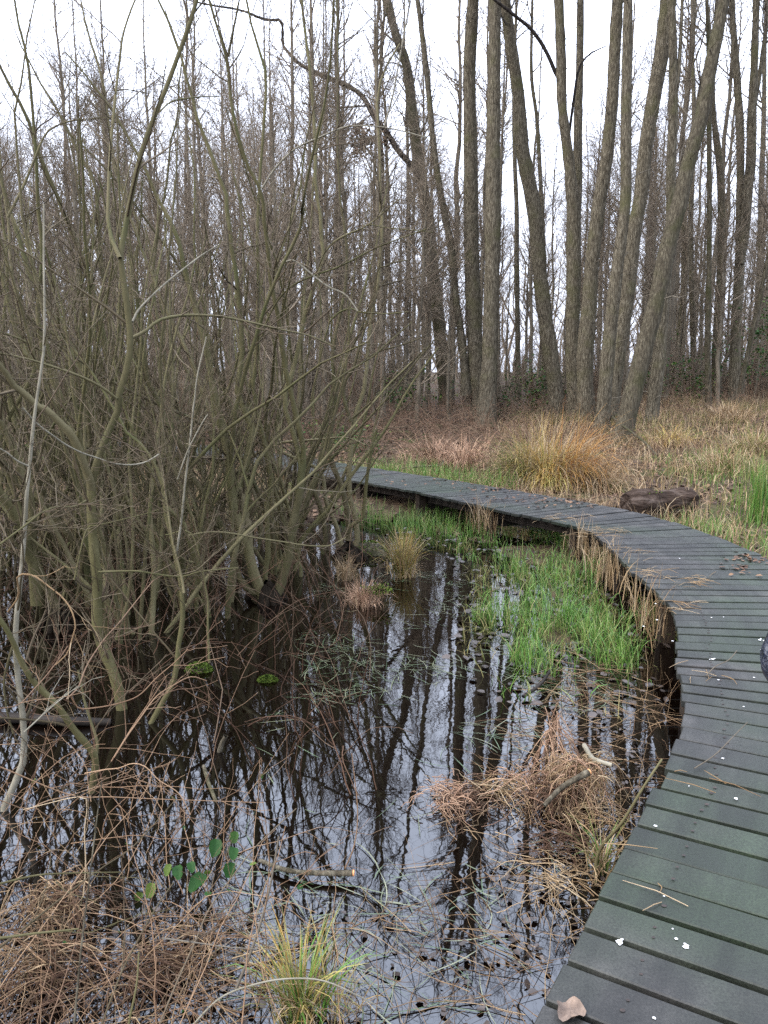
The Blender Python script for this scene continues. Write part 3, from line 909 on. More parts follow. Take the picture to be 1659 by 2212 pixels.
def build_wood():
    kinds = [('slender bare alder with a straight stem, one of the many in the wood behind', 'straight bare alders of the wood behind', 13, .13, 44, .35),
             ('bare alder twiggy from low down, one of the many in the wood behind', 'twiggy bare alders of the wood behind', 12, .10, 60, .12),
             ('thin bare pole tree with a small crown, one of the many in the wood behind', 'thin pole trees of the wood behind', 13, .09, 32, .5),
             ('bare birch-like tree with a fine twiggy crown, one of the many in the wood behind', 'fine crowned trees of the wood behind', 12, .11, 70, .22)]
    protos = []
    for i, (lab, grp, H, r, nb, lf) in enumerate(kinds):
        t = thing('bare_tree', (0, 0, 0), lab, 'tree', grp)
        a, b = proto_tree(H, r, i, nb, lf)
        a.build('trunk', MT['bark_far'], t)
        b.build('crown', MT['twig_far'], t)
        protos.append((t, H))
    first = [True] * 4
    done = []
    tries = 0
    while len(done) < 175 and tries < 8000:
        tries += 1
        Y = RNG.uniform(19, 66) if RNG.random() < .72 else RNG.uniform(16, 30)
        X = RNG.uniform(-.62, .62) * Y
        if Y < 24 and X > -1.5:
            continue
        if any((X - a) ** 2 + (Y - b) ** 2 < (1.3 if Y < 35 else 2.2) for a, b in done):
            continue
        done.append((X, Y))
        left = X / Y < .05
        top = RNG.normal(270, 100) if left else RNG.normal(400, 100)
        top = np.clip(top, 30, 560)
        H = CAMZ + Y * math.tan(math.atan((CY - top) / F) - PITCH)
        H = np.clip(H, 5.5, 14.5)
        k = RNG.choice(4, p=[.25, .3, .2, .25])
        p, PH = protos[k]
        sc = H / PH
        loc = (X, Y, float(ground_z(X, Y)))
        rz = RNG.uniform(0, 6.28)
        s3 = (sc * RNG.uniform(.85, 1.15), sc * RNG.uniform(.85, 1.15), sc)
        if first[k]:
            first[k] = False
            p.location, p.rotation_euler, p.scale = loc, (0, 0, rz), s3
        else:
            copy_thing(p, loc, rz, s3)
    # poles tall enough to cross the whole picture, mostly on the right
    lab5 = 'tall thin pole tree reaching past the top of the picture, in the wood behind'
    t = thing('bare_tree', (0, 0, 0), lab5, 'tree', 'tall thin poles of the wood behind')
    a, b = proto_tree(17.5, .12, 9, 46, .3)
    a.build('trunk', MT['bark_far'], t)
    b.build('crown', MT['twig_far'], t)
    n = 0
    while n < 46:
        Y = RNG.uniform(25, 44)
        X = RNG.uniform(-.2, .56) * Y if n < 36 else RNG.uniform(-.5, -.1) * Y
        if any((X - a_) ** 2 + (Y - b_) ** 2 < 1.2 for a_, b_ in done):
            continue
        done.append((X, Y))
        loc = (X, Y, float(ground_z(X, Y)))
        f = RNG.uniform(.85, 1.15) * (.72 + .009 * Y)
        if n == 0:
            t.location, t.scale = loc, (f, f, f)
        else:
            copy_thing(t, loc, RNG.uniform(0, 6.28), (f * RNG.uniform(.7, 1.1),) * 2 + (f,))
        n += 1
    # young poles filling the gaps between the big trunks
    lab6 = 'young thin pole tree, half as tall as the big alders, behind them'
    n, y0 = 0, None
    while n < 48:
        Y = RNG.uniform(24, 42)
        X = RNG.uniform(-.15, .57) * Y
        if any((X - a_) ** 2 + (Y - b_) ** 2 < .5 for a_, b_ in done):
            continue
        done.append((X, Y))
        f = RNG.uniform(.36, .62)
        c_ = copy_thing(t, (X, Y, float(ground_z(X, Y))), RNG.uniform(0, 6.28), (f * RNG.uniform(.8, 1.25),) * 2 + (f,), lab6)
        c_['group'] = 'young poles between the alders'
        n += 1
    # thickets of thin stems between the trees
    sl = ['brown thin-stemmed thicket bush standing among the trunks of the wood behind', 'greyish many-stemmed thicket bush standing among the trunks of the wood behind']
    sg = ['brown thicket bushes of the wood behind', 'greyish thicket bushes of the wood behind']
    sp = []
    for i in range(2):
        t = thing('thicket_bush', (0, 0, 0), sl[i], 'bush', sg[i])
        n = 24
        az, ln = RNG.uniform(0, 6.28, n), np.abs(RNG.normal(.25, .16, n))
        P = []
        for k in range(n):
            d = np.array([math.cos(az[k]) * math.sin(ln[k]), math.sin(az[k]) * math.sin(ln[k]), math.cos(ln[k])])
            p = np.array([RNG.normal(0, .25), RNG.normal(0, .25), -.1])
            h = RNG.uniform(2.0, 4.6)
            q = [p]
            for _ in range(9):
                d = nrm(d + RNG.normal(0, .09, 3) + [0, 0, .02])
                p = p + d * h / 9
                q.append(p)
            P.append(q)
        P = np.array(P)
        R = np.linspace(1, .2, 10)[None] * RNG.uniform(.010, .024, (n, 1))
        a = MB()
        a.tubes(P, R, 5)
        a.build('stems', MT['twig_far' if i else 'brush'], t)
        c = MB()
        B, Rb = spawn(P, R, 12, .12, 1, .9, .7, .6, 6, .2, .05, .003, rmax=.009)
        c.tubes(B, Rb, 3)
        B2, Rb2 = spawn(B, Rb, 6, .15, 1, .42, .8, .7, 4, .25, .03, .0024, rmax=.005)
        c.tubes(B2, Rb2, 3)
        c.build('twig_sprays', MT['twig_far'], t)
        sp.append(t)
    fs = [True, True]
    n = 0
    while n < 92:
        Y = RNG.uniform(13.5, 40) if n < 58 else RNG.uniform(27, 52)
        X = RNG.uniform(-.6, .62) * Y
        d, s = seg_dist(np.array([X]), np.array([Y]), CE)
        if d[0] < 1.5 or (X > -.03 * Y and Y < 26):
            continue
        k = RNG.integers(2)
        f = RNG.uniform(.55, 1.15) * (.75 if X > 1 else 1)
        loc = (X, Y, float(ground_z(X, Y)))
        if fs[k]:
            fs[k] = False
            sp[k].location, sp[k].scale = loc, (f, f, f)
        else:
            copy_thing(sp[k], loc, RNG.uniform(0, 6.28), (f, f, f * RNG.uniform(.85, 1.15)))
        n += 1
    # the far edge of the wood, too deep to count
    m = MB()
    K = 330
    Y = RNG.uniform(66, 105, K)
    X = RNG.uniform(-.75, .75, K) * Y
    H = RNG.uniform(9, 15, K)
    P = np.stack([np.stack([X + RNG.normal(0, .2, K) * i, Y, H * i / 5 - .3], -1) for i in range(6)], 1)
    R = RNG.uniform(.07, .16, K)[:, None] * np.linspace(1, .15, 6)[None]
    m.tubes(P, R, 4)
    B, Rb = spawn(P, R, 30, .02, 1, 2.4, .8, .4, 5, .15, .06, .008, rmax=.03)
    m.tubes(B, Rb, 3)
    B2, Rb2 = spawn(B, Rb, 4, .2, 1, .9, .8, .6, 3, .2, .03, .007, rmax=.014)
    m.tubes(B2, Rb2, 3)
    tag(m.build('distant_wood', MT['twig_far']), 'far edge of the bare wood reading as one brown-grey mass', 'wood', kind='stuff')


build_wood()


# ------------------------------------------------------------------ the willow thicket standing in the water (traced stems)
S7 = 700 / 1659 * .6777
TILE = {1: (0, 0), 2: (406.6, 0), 3: (0, 440.5), 4: (406.6, 440.5), 5: (0, 881), 6: (406.6, 881), 7: (0, 1287.6), 0: (0, 1626.5)}


def px_of(*runs):
    """Runs of (tile, points read off an enlargement of that part of the photograph) -> display pixels."""
    out = []
    for k, pts in runs:
        s = .5 if k == 0 else S7
        out += [(TILE[k][0] + x * s, TILE[k][1] + y * s) for x, y in pts]
    return out


def stem_line(px, w0, w1, Y0, Y1, n=26, ext=0.0, sink=0.0):
    t = np.linspace(0, 1, len(px))
    return traced([(p[0], p[1], w0 + (w1 - w0) * u) for p, u in zip(px, t)], Y0, Y1, n, ext=ext, sink=sink, wscale=.92)


def add_stem(root, org, px, w0, w1, Y0, Y1, ext=0.0, sink=0.0, side=9, fine=5, L=.75, low=.2, matn='willow', twm='willow_twig', name='stem', lean=.7):
    P, R = stem_line(px, w0, w1, Y0, Y1, ext=ext, sink=sink)
    R = R * (1 + RNG.normal(0, .04, len(R)))
    b = MB()
    b.tubes(P, R, 8, rnd=RNG.random())
    o = b.build(name, MT[matn], root, org)
    if side:
        c = MB()
        P2, R2 = resample(P, R, 30)
        B, Rb = spawn(P2[None], R2[None], side, low, .99, L, lean, .5, 10, .12, .05, .0016, rmax=.009)
        c.tubes(B, Rb, 4)
        B2, Rb2 = spawn(B, Rb, fine, .15, 1, L * .55, .75, .6, 7, .16, .03, .0012, rmax=.0042)
        c.tubes(B2, Rb2, 3)
        B3, Rb3 = spawn(B2, Rb2, 2, .2, 1, L * .22, .8, .7, 4, .2, .02, .001, rmax=.002)
        c.tubes(B3, Rb3, 3)
        c.build('twig_sprays', MT[twm], o, org)
    return P, R


def clump(name, bpx, bpy, label, cat, group=None):
    p = gp(bpx, bpy, 0)
    return thing(name, (p[0], p[1], 0), label, cat, group), (p[0], p[1], 0), p[1]


WG = 'willow clumps standing in the flooded pond'


def stool(root, org, r=.16, n=9):
    """The dark root stool at the waterline of a clump."""
    b = MB()
    for k in range(n):
        a = RNG.uniform(0, 6.28)
        d = np.array([math.cos(a), math.sin(a), 0])
        P = np.array([np.array(org) + d * r * RNG.uniform(1.1, 1.9) + [0, 0, -.22], np.array(org) + d * r * .9 + [0, 0, -.02], np.array(org) + d * r * .45 + [0, 0, .09], np.array(org) + d * r * .1 + [0, 0, RNG.uniform(.09, .17)]])
        b.tubes(catmull(P, 10), np.linspace(.036, .018, 10), 7)
    b.build('root_stool', MT['mud_dark'], root, org)


def resample_all(P, n):
    return np.stack([np.stack([np.interp(np.linspace(0, P.shape[1] - 1, n), np.arange(P.shape[1]), q[:, k]) for k in range(3)], 1) for q in P])


def build_willows():
    # 1: the green trunk that forks low on the left
    t, o, Y = clump('willow_shrub', 263, 1531, 'tall willow with the thickest green trunk, forking low and leaning right at the top', 'shrub', WG)
    trunk = px_of((7, [(920, 850), (870, 620), (790, 420), (740, 280), (730, 0)]), (5, [(735, 1300), (712, 1100), (692, 850), (688, 700), (690, 600)]))
    add_stem(t, o, trunk, 27, 21, Y, Y + .1, sink=.25, side=5, low=.3, L=.6)
    up = px_of((5, [(690, 610), (715, 470), (790, 250), (890, 20)]), (3, [(890, 1480), (930, 1340), (970, 1200), (985, 1050), (975, 900), (950, 700), (930, 550), (905, 430), (920, 320), (955, 140)]),
               (1, [(960, 1640), (1000, 1450), (1060, 1180), (1140, 950), (1200, 800), (1280, 600), (1360, 380), (1420, 220), (1480, 20)]))
    add_stem(t, o, up, 18, 10, Y + .1, Y + .5, ext=1.4, side=16, L=.9)
    add_stem(t, o, px_of((3, [(905, 410), (870, 330), (840, 250), (815, 100)]), (1, [(815, 1600), (825, 1300), (840, 1050), (880, 650), (910, 400), (930, 260), (980, 100), (1020, 0)])), 11, 4, Y + .25, Y + .8, ext=1, side=9)
    add_stem(t, o, px_of((5, [(690, 620), (680, 540), (650, 470), (620, 380), (550, 220), (470, 130), (400, 60), (330, 0)]), (3, [(300, 1540), (180, 1430), (100, 1370), (60, 1300), (0, 1220), (-200, 1000)])), 21, 13, Y + .1, Y - .3, ext=1.5, side=9)
    add_stem(t, o, px_of((3, [(880, 1470), (760, 1380), (600, 1300), (400, 1230), (200, 1170), (0, 1130), (-200, 1110)])), 7, 4, Y + .15, Y - .3, side=7, L=.5)
    add_stem(t, o, px_of((3, [(1000, 1010), (1100, 960), (1200, 880), (1350, 845), (1500, 840)]), (4, [(237, 850), (400, 880), (560, 915), (700, 950), (880, 985), (1000, 1030), (1110, 1080)])), 8, 3, Y + .3, Y + .9, side=9, L=.45)
    add_stem(t, o, px_of((3, [(1000, 890), (1040, 810), (1120, 720), (1250, 600), (1400, 480), (1520, 390), (1650, 310)])), 5, 3, Y + .3, Y + .8, side=6, L=.4, matn='pale_stem')
    add_stem(t, o, px_of((1, [(1200, 850), (1290, 770), (1400, 745), (1550, 730), (1660, 728)])), 4, 2, Y + .5, Y + .9, side=6, L=.35)

    # 2: behind it, sweeping up to the upper left
    t, o, Y = clump('willow_shrub', 245, 1262, 'willow clump behind the green forked trunk, its long stems sweeping to the upper left corner', 'shrub', WG)
    add_stem(t, o, px_of((5, [(830, 1340), (800, 1100), (770, 800), (760, 500), (740, 200)]), (3, [(720, 1560), (690, 1500), (640, 1340), (600, 1200), (540, 1080), (480, 960), (420, 870), (360, 780), (310, 690), (240, 560), (190, 420), (140, 250), (90, 100), (40, -60)])), 22, 9, Y, Y + .5, ext=1.5, sink=.3, side=14, L=.9)
    add_stem(t, o, px_of((5, [(820, 1300), (770, 900), (740, 350), (690, 240), (600, 150)]), (3, [(560, 1640), (500, 1540), (430, 1400), (350, 1200), (310, 1050), (290, 900), (285, 760), (305, 600), (320, 400), (310, 200), (290, 60)]),
                         (1, [(285, 1600), (280, 1350), (270, 1150), (255, 950), (235, 700), (215, 500), (185, 350), (150, 220), (120, 100), (110, 0)])), 16, 5, Y - .1, Y - .2, ext=1.2, sink=.3, side=12)
    add_stem(t, o, px_of((5, [(800, 1320), (740, 1000), (640, 700), (560, 300)]), (3, [(560, 1640), (480, 1500), (400, 1350), (300, 1220), (210, 1130), (180, 980), (150, 850), (110, 650), (80, 400), (65, 150), (40, 0)])), 15, 6, Y + .2, Y + .8, ext=1.5, sink=.3, side=12)
    add_stem(t, o, px_of((3, [(440, 1600), (420, 1350), (390, 1200), (350, 1050), (330, 850), (290, 650), (240, 450), (200, 250), (155, 30)]), (1, [(165, 1600), (150, 1400), (125, 1100), (115, 900), (110, 830), (150, 680), (180, 480), (205, 270)])), 9, 4, Y - .8, Y - 1.2, ext=.8, side=9, L=.6)
    add_stem(t, o, px_of((1, [(60, 1640), (180, 1400), (250, 1230), (340, 1020), (430, 950), (550, 910), (700, 895), (900, 880)])), 7, 2, Y - .4, Y - .2, side=8, L=.5)
    stool(t, o, .16)

    # 3: the stems crossing from the left clump to the middle
    t, o, Y = clump('willow_shrub', 335, 1200, 'willow clump of straight stems fanning left, between the green trunk and the middle clump', 'shrub', WG)
    add_stem(t, o, px_of((5, [(1150, 1120), (1060, 950), (1000, 800), (940, 650), (870, 420)]), (3, [(860, 1400), (820, 1200), (790, 1050), (760, 900), (730, 780), (700, 650), (670, 540), (640, 440), (600, 350), (550, 230), (500, 110), (455, 20)]),
                         (1, [(480, 1600), (420, 1450), (350, 1300), (300, 1180), (260, 1080), (235, 1000), (200, 850), (130, 750), (60, 620), (0, 500)])), 17, 7, Y, Y - .6, ext=1.5, sink=.25, side=15, L=.9)
    add_stem(t, o, px_of((3, [(625, 400), (650, 310), (690, 200), (720, 60)]), (1, [(730, 1560), (760, 1440), (800, 1380)])), 6, 3, Y - .3, Y - .1, side=6, L=.5)
    add_stem(t, o, px_of((5, [(1160, 1120), (1100, 800), (980, 400)]), (3, [(960, 1500), (880, 1250), (820, 900), (770, 500), (740, 100)]), (1, [(725, 1400), (700, 1330), (610, 1190), (550, 1060), (500, 940), (440, 860), (380, 740), (300, 620), (235, 490)])), 13, 4, Y + .2, Y + .6, ext=.8, sink=.25, side=12)
    add_stem(t, o, px_of((5, [(1520, 1100), (1500, 900), (1470, 750), (1450, 600), (1440, 400), (1390, 200)]), (3, [(1370, 1640), (1340, 1540), (1310, 1420), (1270, 1300), (1240, 1150), (1210, 980), (1180, 800), (1150, 560), (1180, 330), (1210, 40)]),
                         (1, [(1230, 1550), (1270, 1300), (1290, 1050), (1345, 880), (1350, 650)])), 12, 4, Y + .1, Y + .5, ext=.8, sink=.25, side=13)
    add_stem(t, o, px_of((5, [(1180, 1100), (1200, 700), (1120, 400), (1040, 250), (950, 160), (880, 80)]), (3, [(800, 1500), (740, 1360), (640, 1180), (560, 1060), (450, 1010)])), 11, 6, Y - .3, Y - .4, sink=.25, side=9, ext=.8)
    add_stem(t, o, px_of((5, [(1200, 1100), (1350, 800), (1250, 300)]), (3, [(1240, 1560), (1150, 1420), (1110, 1320), (1090, 1200), (1060, 1080), (1020, 880), (1000, 720), (985, 560), (1010, 400), (1060, 250)]), (1, [(1020, 1600), (960, 1480), (900, 1330), (850, 1150), (790, 700), (740, 480), (680, 300), (640, 150), (610, 0)])), 14, 4, Y + .4, Y + .6, sink=.25, side=14, ext=.8)
    stool(t, o, .15)

    # 4: the dark middle clump
    t, o, Y = clump('willow_shrub', 575, 1296, 'dark many-stemmed willow clump in the middle of the water, lowest forks shaped like a goblet', 'shrub', WG)
    add_stem(t, o, px_of((6, [(560, 1420), (500, 1300), (470, 1150), (430, 1000), (350, 800), (330, 600), (310, 420), (290, 280), (240, 100), (215, 0)]), (3, [(1640, 1500), (1610, 1380), (1580, 1200), (1560, 1080), (1520, 960), (1490, 850), (1450, 700), (1420, 580), (1380, 430), (1350, 280), (1310, 170), (1230, 30)]),
                         (1, [(1270, 1640), (1180, 1480), (1100, 1280), (1030, 1150), (900, 920), (800, 760), (700, 640), (600, 510), (490, 390)])), 24, 3, Y, Y - .3, sink=.3, side=16, L=.85)
    add_stem(t, o, px_of((6, [(560, 1400), (530, 1320), (490, 1200), (465, 1080), (450, 900), (420, 740), (395, 610)])), 22, 17, Y, Y, sink=.3, side=3)
    add_stem(t, o, px_of((6, [(395, 615), (430, 480), (455, 340), (480, 200), (480, 95), (430, 30)]), (4, [(400, 1520), (370, 1420), (390, 1250), (410, 1100), (400, 950), (385, 800), (370, 600), (350, 450), (320, 300), (310, 150), (290, 30)]),
                         (2, [(300, 1600), (290, 1480), (228, 1320)]), (1, [(1590, 1150), (1540, 1020), (1480, 870), (1450, 720), (1410, 600), (1370, 430), (1320, 300), (1260, 130), (1200, 10)])), 16, 5, Y, Y + .4, ext=1.2, side=15, L=.85)
    add_stem(t, o, px_of((6, [(395, 615), (350, 585), (312, 520), (320, 400), (340, 200), (345, 60)]), (4, [(350, 1590), (370, 1490), (410, 1350), (440, 1220), (480, 1100), (520, 980), (560, 830), (620, 680), (680, 520), (760, 370), (840, 200), (875, 30)]),
                         (2, [(850, 1659), (880, 1450), (930, 1200), (980, 1000), (1030, 780), (1070, 500), (1085, 300), (1100, 0)])), 11, 5, Y - .05, Y - .7, ext=1.2, side=14, L=.8)
    add_stem(t, o, px_of((6, [(600, 1450), (580, 1250), (600, 1150), (600, 950), (590, 800), (600, 650), (632, 540), (620, 440), (590, 330), (560, 200), (530, 70)]), (4, [(530, 1600), (500, 1480), (490, 1350), (510, 1200), (530, 1050), (520, 900), (530, 700), (530, 500), (520, 350), (525, 100)]),
                         (2, [(530, 1600), (540, 1350), (560, 1100), (580, 800), (590, 600), (570, 480), (520, 330), (480, 200), (440, 0)])), 13, 5, Y + .2, Y + .5, ext=1, sink=.3, side=15)
    add_stem(t, o, px_of((6, [(640, 1480), (700, 1330), (750, 1150), (770, 950), (800, 830), (840, 650), (855, 480), (870, 430)])), 25, 17, Y, Y + .1, sink=.3, side=5, low=.4)
    add_stem(t, o, px_of((6, [(868, 435), (882, 380), (850, 200), (800, 0)]), (4, [(800, 1530), (770, 1400), (740, 1280), (720, 1150), (700, 1000), (680, 850), (650, 720), (620, 560), (610, 420), (590, 250), (560, 30)]),
                         (2, [(570, 1550), (540, 1420), (470, 1300), (410, 1140), (370, 1000), (340, 860), (315, 700), (300, 500), (270, 360), (210, 180), (165, 20)])), 13, 6, Y + .1, Y - .2, ext=1.2, side=16, L=.85)
    add_stem(t, o, px_of((2, [(300, 430), (330, 280), (360, 130), (385, 0)])), 6, 4, Y - .2, Y - .3, ext=1, side=5, L=.5)
    add_stem(t, o, px_of((6, [(850, 450), (820, 280), (770, 120), (730, 0)]), (4, [(730, 1500), (740, 1380), (790, 1260), (840, 1050), (865, 900), (920, 720), (970, 570), (1000, 460), (1025, 370), (1005, 250), (1000, 100), (975, 0)]),
                         (2, [(1000, 1620), (960, 1400), (960, 1200), (950, 900), (930, 650), (910, 450), (890, 300), (870, 130), (855, 0)])), 12, 6, Y + .1, Y + .6, ext=1.2, side=15, L=.8)
    add_stem(t, o, px_of((4, [(1025, 375), (1100, 290), (1200, 230), (1300, 190), (1400, 130), (1480, 60), (1600, -40)])), 6, 3, Y + .4, Y + .3, side=9, L=.5)
    add_stem(t, o, px_of((4, [(1370, 155), (1500, 180), (1659, 195), (1850, 215)])), 3.5, 2, Y + .3, Y + .2, side=7, L=.45)
    add_stem(t, o, px_of((4, [(560, 1000), (600, 870), (690, 710), (800, 610), (950, 540), (1100, 490), (1250, 420), (1400, 340), (1550, 280), (1659, 240), (1800, 190)])), 5, 3, Y, Y - .3, side=10, L=.5)
    add_stem(t, o, px_of((2, [(560, 1420), (650, 1280), (800, 1130), (985, 1040), (1100, 990), (1200, 955), (1350, 950), (1500, 965), (1659, 1000), (1800, 1040)])), 4.5, 2.5, Y - .2, Y - .5, side=9, L=.45, matn='pale_stem')
    add_stem(t, o, px_of((2, [(1480, 960), (1550, 700), (1600, 420), (1659, 100), (1680, -40)])), 4, 3, Y - .5, Y - .6, side=5, L=.4, matn='pale_stem')
    add_stem(t, o, px_of((4, [(730, 440), (780, 425), (820, 440), (920, 520), (1050, 620), (1180, 680), (1240, 750), (1280, 810)])), 4.5, 3.5, Y - .3, Y - .4, side=5, L=.35, matn='pale_stem')
    add_stem(t, o, px_of((6, [(580, 1400), (500, 1400), (420, 1340), (370, 1250), (340, 1130), (290, 980), (230, 850), (150, 700), (60, 560), (0, 480)]), (5, [(1370, 300), (1290, 180), (1220, 0)]), (3, [(1200, 1500), (1120, 1340), (1090, 1160)])), 18, 9, Y, Y - .1, sink=.2, side=12, ext=1.2)
    add_stem(t, o, px_of((6, [(560, 1400), (420, 1000), (310, 700), (300, 400), (250, 200), (218, 110)]), (3, [(1640, 1659), (1580, 1560), (1540, 1450), (1500, 1330), (1450, 1200), (1400, 1080), (1340, 970), (1280, 850), (1200, 680), (1150, 530), (1090, 400), (1040, 250), (985, 100), (930, -60)])), 15, 5, Y + .3, Y + .6, sink=.2, ext=1.2, side=14)
    stool(t, o, .19, 14)

    # 5: the right-hand clump with the snapped stub
    t, o, Y = clump('willow_shrub', 755, 1206, 'willow clump nearest the boardwalk bend, with a short snapped stub on its right', 'shrub', WG)
    add_stem(t, o, px_of((6, [(1200, 1140), (1260, 1060), (1285, 950), (1270, 850), (1230, 750), (1213, 580), (1215, 450), (1230, 300), (1240, 120), (1262, 50)]), (4, [(1310, 1480), (1340, 1330), (1350, 1180), (1360, 1040), (1380, 880), (1410, 700), (1440, 550), (1450, 400), (1465, 200), (1460, 0)]),
                         (2, [(1450, 1600), (1450, 1300), (1440, 1000), (1425, 800), (1470, 540), (1550, 420), (1600, 330)])), 14, 4, Y, Y + .5, sink=.3, side=15, L=.8)
    add_stem(t, o, px_of((4, [(1230, 1650), (1185, 1500), (1172, 1400), (1200, 1310), (1250, 1240), (1290, 1090), (1340, 920), (1400, 700), (1430, 500), (1470, 480), (1560, 440), (1659, 425)])), 9, 3, Y + .1, Y + .2, side=9, L=.55)
    add_stem(t, o, px_of((6, [(1210, 1100), (1215, 960), (1210, 860), (1190, 720), (1170, 620), (1120, 500), (1070, 380), (1060, 250), (1090, 100)]), (4, [(1110, 1540), (1110, 1450), (1100, 1300), (1090, 1100), (1120, 950), (1160, 780), (1190, 600), (1200, 400), (1185, 200), (1150, 0)]),
                         (2, [(1150, 1500), (1130, 1200), (1130, 800), (1130, 300), (1120, 0)])), 15, 4, Y + .1, Y + .9, sink=.3, side=16, L=.8)
    P, R = stem_line(px_of((6, [(1215, 900), (1270, 865), (1320, 825), (1326, 780), (1332, 720), (1345, 580), (1370, 400), (1400, 250), (1425, 160)])), 10, 7, Y - .05, Y - .1)
    b = MB()
    b.tubes(P, R, 8, cap=True)
    b.build('snapped_stub', MT['willow'], t, o)
    add_stem(t, o, px_of((4, [(1060, 830), (1066, 900), (1020, 1060), (980, 1250), (935, 1450), (940, 1600)][::-1])), 5, 4, Y + .1, Y - .2, side=5, L=.4)
    add_stem(t, o, px_of((4, [(1066, 890), (1140, 820), (1230, 790), (1290, 815), (1400, 825), (1500, 830), (1659, 815)])), 4.5, 2.5, Y - .2, Y - .4, side=8, L=.4)
    add_stem(t, o, px_of((6, [(1180, 1130), (1120, 900), (1040, 700), (1010, 500), (900, 420), (700, 330), (560, 200)])), 12, 6, Y + .2, Y + .6, sink=.2, side=10, ext=1.2)
    add_stem(t, o, px_of((6, [(1020, 1080), (1040, 1000), (1010, 800), (960, 650), (880, 480), (930, 330), (1000, 180), (1060, 60)]), (4, [(1150, 1300), (1230, 1100), (1300, 960), (1400, 700), (1500, 560)])), 13, 4, Y + .2, Y + .3, sink=.3, side=12)
    add_stem(t, o, px_of((4, [(1240, 1620), (1400, 1480), (1520, 1360), (1659, 1230), (1800, 1080)])), 6, 3, Y - .1, Y - .3, side=9, L=.5)
    add_stem(t, o, px_of((4, [(1360, 1160), (1450, 1110), (1560, 1080), (1659, 1050), (1760, 1010)])), 5, 2.5, Y + .2, Y + .1, side=7, L=.45)
    stool(t, o, .2, 12)

    # 6: mossy dark stems at the far left edge
    t, o, Y = clump('willow_shrub', 123, 1350, 'dark mossy willow clump at the left edge, its stems leaning out past the picture', 'shrub', WG)
    add_stem(t, o, px_of((7, [(430, 210), (415, 100)]), (5, [(420, 1500), (370, 1380), (300, 1250), (235, 1100), (240, 1000), (250, 850), (220, 650), (170, 550), (130, 400), (60, 230), (0, 100), (-150, -100)])), 23, 15, Y, Y - .4, sink=.25, ext=1.8, side=12, L=.8)
    add_stem(t, o, px_of((5, [(660, 1260), (600, 1060), (510, 950), (430, 850), (370, 760), (280, 680), (170, 620), (90, 500), (0, 400), (-150, 260)])), 19, 12, Y + .5, Y + .2, sink=.3, ext=1.8, side=12, L=.8)
    add_stem(t, o, px_of((5, [(250, 1180), (200, 1050), (190, 960), (120, 830), (60, 720), (0, 640), (-120, 480)])), 24, 17, Y - .2, Y - .5, sink=.3, ext=1.5, side=9)
    add_stem(t, o, px_of((5, [(290, 1200), (200, 900), (60, 500), (10, 200)]), (3, [(270, 1250), (200, 1160), (160, 1050), (110, 930), (70, 780), (30, 620), (0, 500), (-60, 350)])), 12, 8, Y + .3, Y + .3, sink=.2, ext=2, side=12)
    add_stem(t, o, px_of((3, [(320, 1110), (150, 1020), (0, 970), (-120, 960)])), 6, 4, Y, Y - .1, side=5, L=.4)
    stool(t, o, .2, 10)

    # 7-10: nearer, thinner single stems
    t, o, Y = clump('willow_shrub', 325, 1562, 'slim willow with two crossing pale rods, right of the thickest green trunk', 'shrub', WG)
    add_stem(t, o, px_of((7, [(1140, 960), (1230, 800), (1290, 690), (1330, 580), (1350, 350), (1380, 200), (1376, 20)]), (5, [(1370, 1350), (1350, 1250), (1320, 1100), (1290, 950), (1250, 800), (1230, 600), (1170, 430), (1100, 320), (1040, 250), (950, 180), (890, 60)]), (3, [(820, 1480), (700, 1280), (560, 1100)])), 14, 5, Y, Y + .6, sink=.2, side=13, L=.7)
    add_stem(t, o, px_of((5, [(1335, 1110), (1345, 1020), (1370, 850), (1400, 550), (1430, 300), (1460, 0)]), (3, [(1470, 1480), (1490, 1300), (1560, 1000)])), 6, 3, Y + .1, Y + .1, side=9, L=.5, matn='pale_stem')
    add_stem(t, o, px_of((5, [(1340, 540), (1420, 320), (1530, 110), (1570, 50)])), 3.5, 2.5, Y, Y, side=4, L=.3, matn='pale_stem')
    add_stem(t, o, px_of((5, [(1390, 1400), (1370, 1275), (1300, 980), (1250, 650), (1200, 380), (1180, 200)])), 7, 3, Y, Y + .3, side=9, L=.5)

    t, o, Y = clump('willow_shrub', 195, 1712, 'near willow rod rising from the water at left and bending left over the dark pool', 'shrub', WG)
    add_stem(t, o, px_of((7, [(690, 1470), (720, 1300), (718, 1220), (680, 1150), (600, 1060), (530, 970), (450, 850), (370, 760), (280, 680), (190, 550), (150, 470), (100, 350), (30, 220), (-40, 130)])), 18, 11, Y, Y - .2, sink=.2, side=9, L=.55, ext=.8)
    add_stem(t, o, px_of((7, [(728, 1200), (735, 1120), (720, 1050), (680, 930), (640, 800), (620, 700), (590, 560)])), 8, 5, Y, Y + .2, side=7, L=.45)

    t, o, Y = clump('willow_shrub', 12, 1750, 'near pale willow rod standing almost upright along the left edge', 'shrub', WG)
    add_stem(t, o, px_of((7, [(30, 1600), (110, 1420), (175, 1250), (182, 1000), (150, 750), (125, 500), (115, 300), (135, 50)]), (5, [(160, 1250), (180, 1000), (195, 800), (205, 600), (220, 480), (240, 250), (268, 0)]), (3, [(265, 1560), (310, 1250), (335, 1050), (335, 700), (330, 450), (330, 0)])), 17, 4, Y, Y + .3, sink=.2, side=13, L=.6, matn='pale_stem')
    add_stem(t, o, px_of((5, [(200, 860), (300, 800), (420, 750), (560, 745), (650, 700)])), 6, 4, Y + .1, Y + .4, side=5, L=.3)
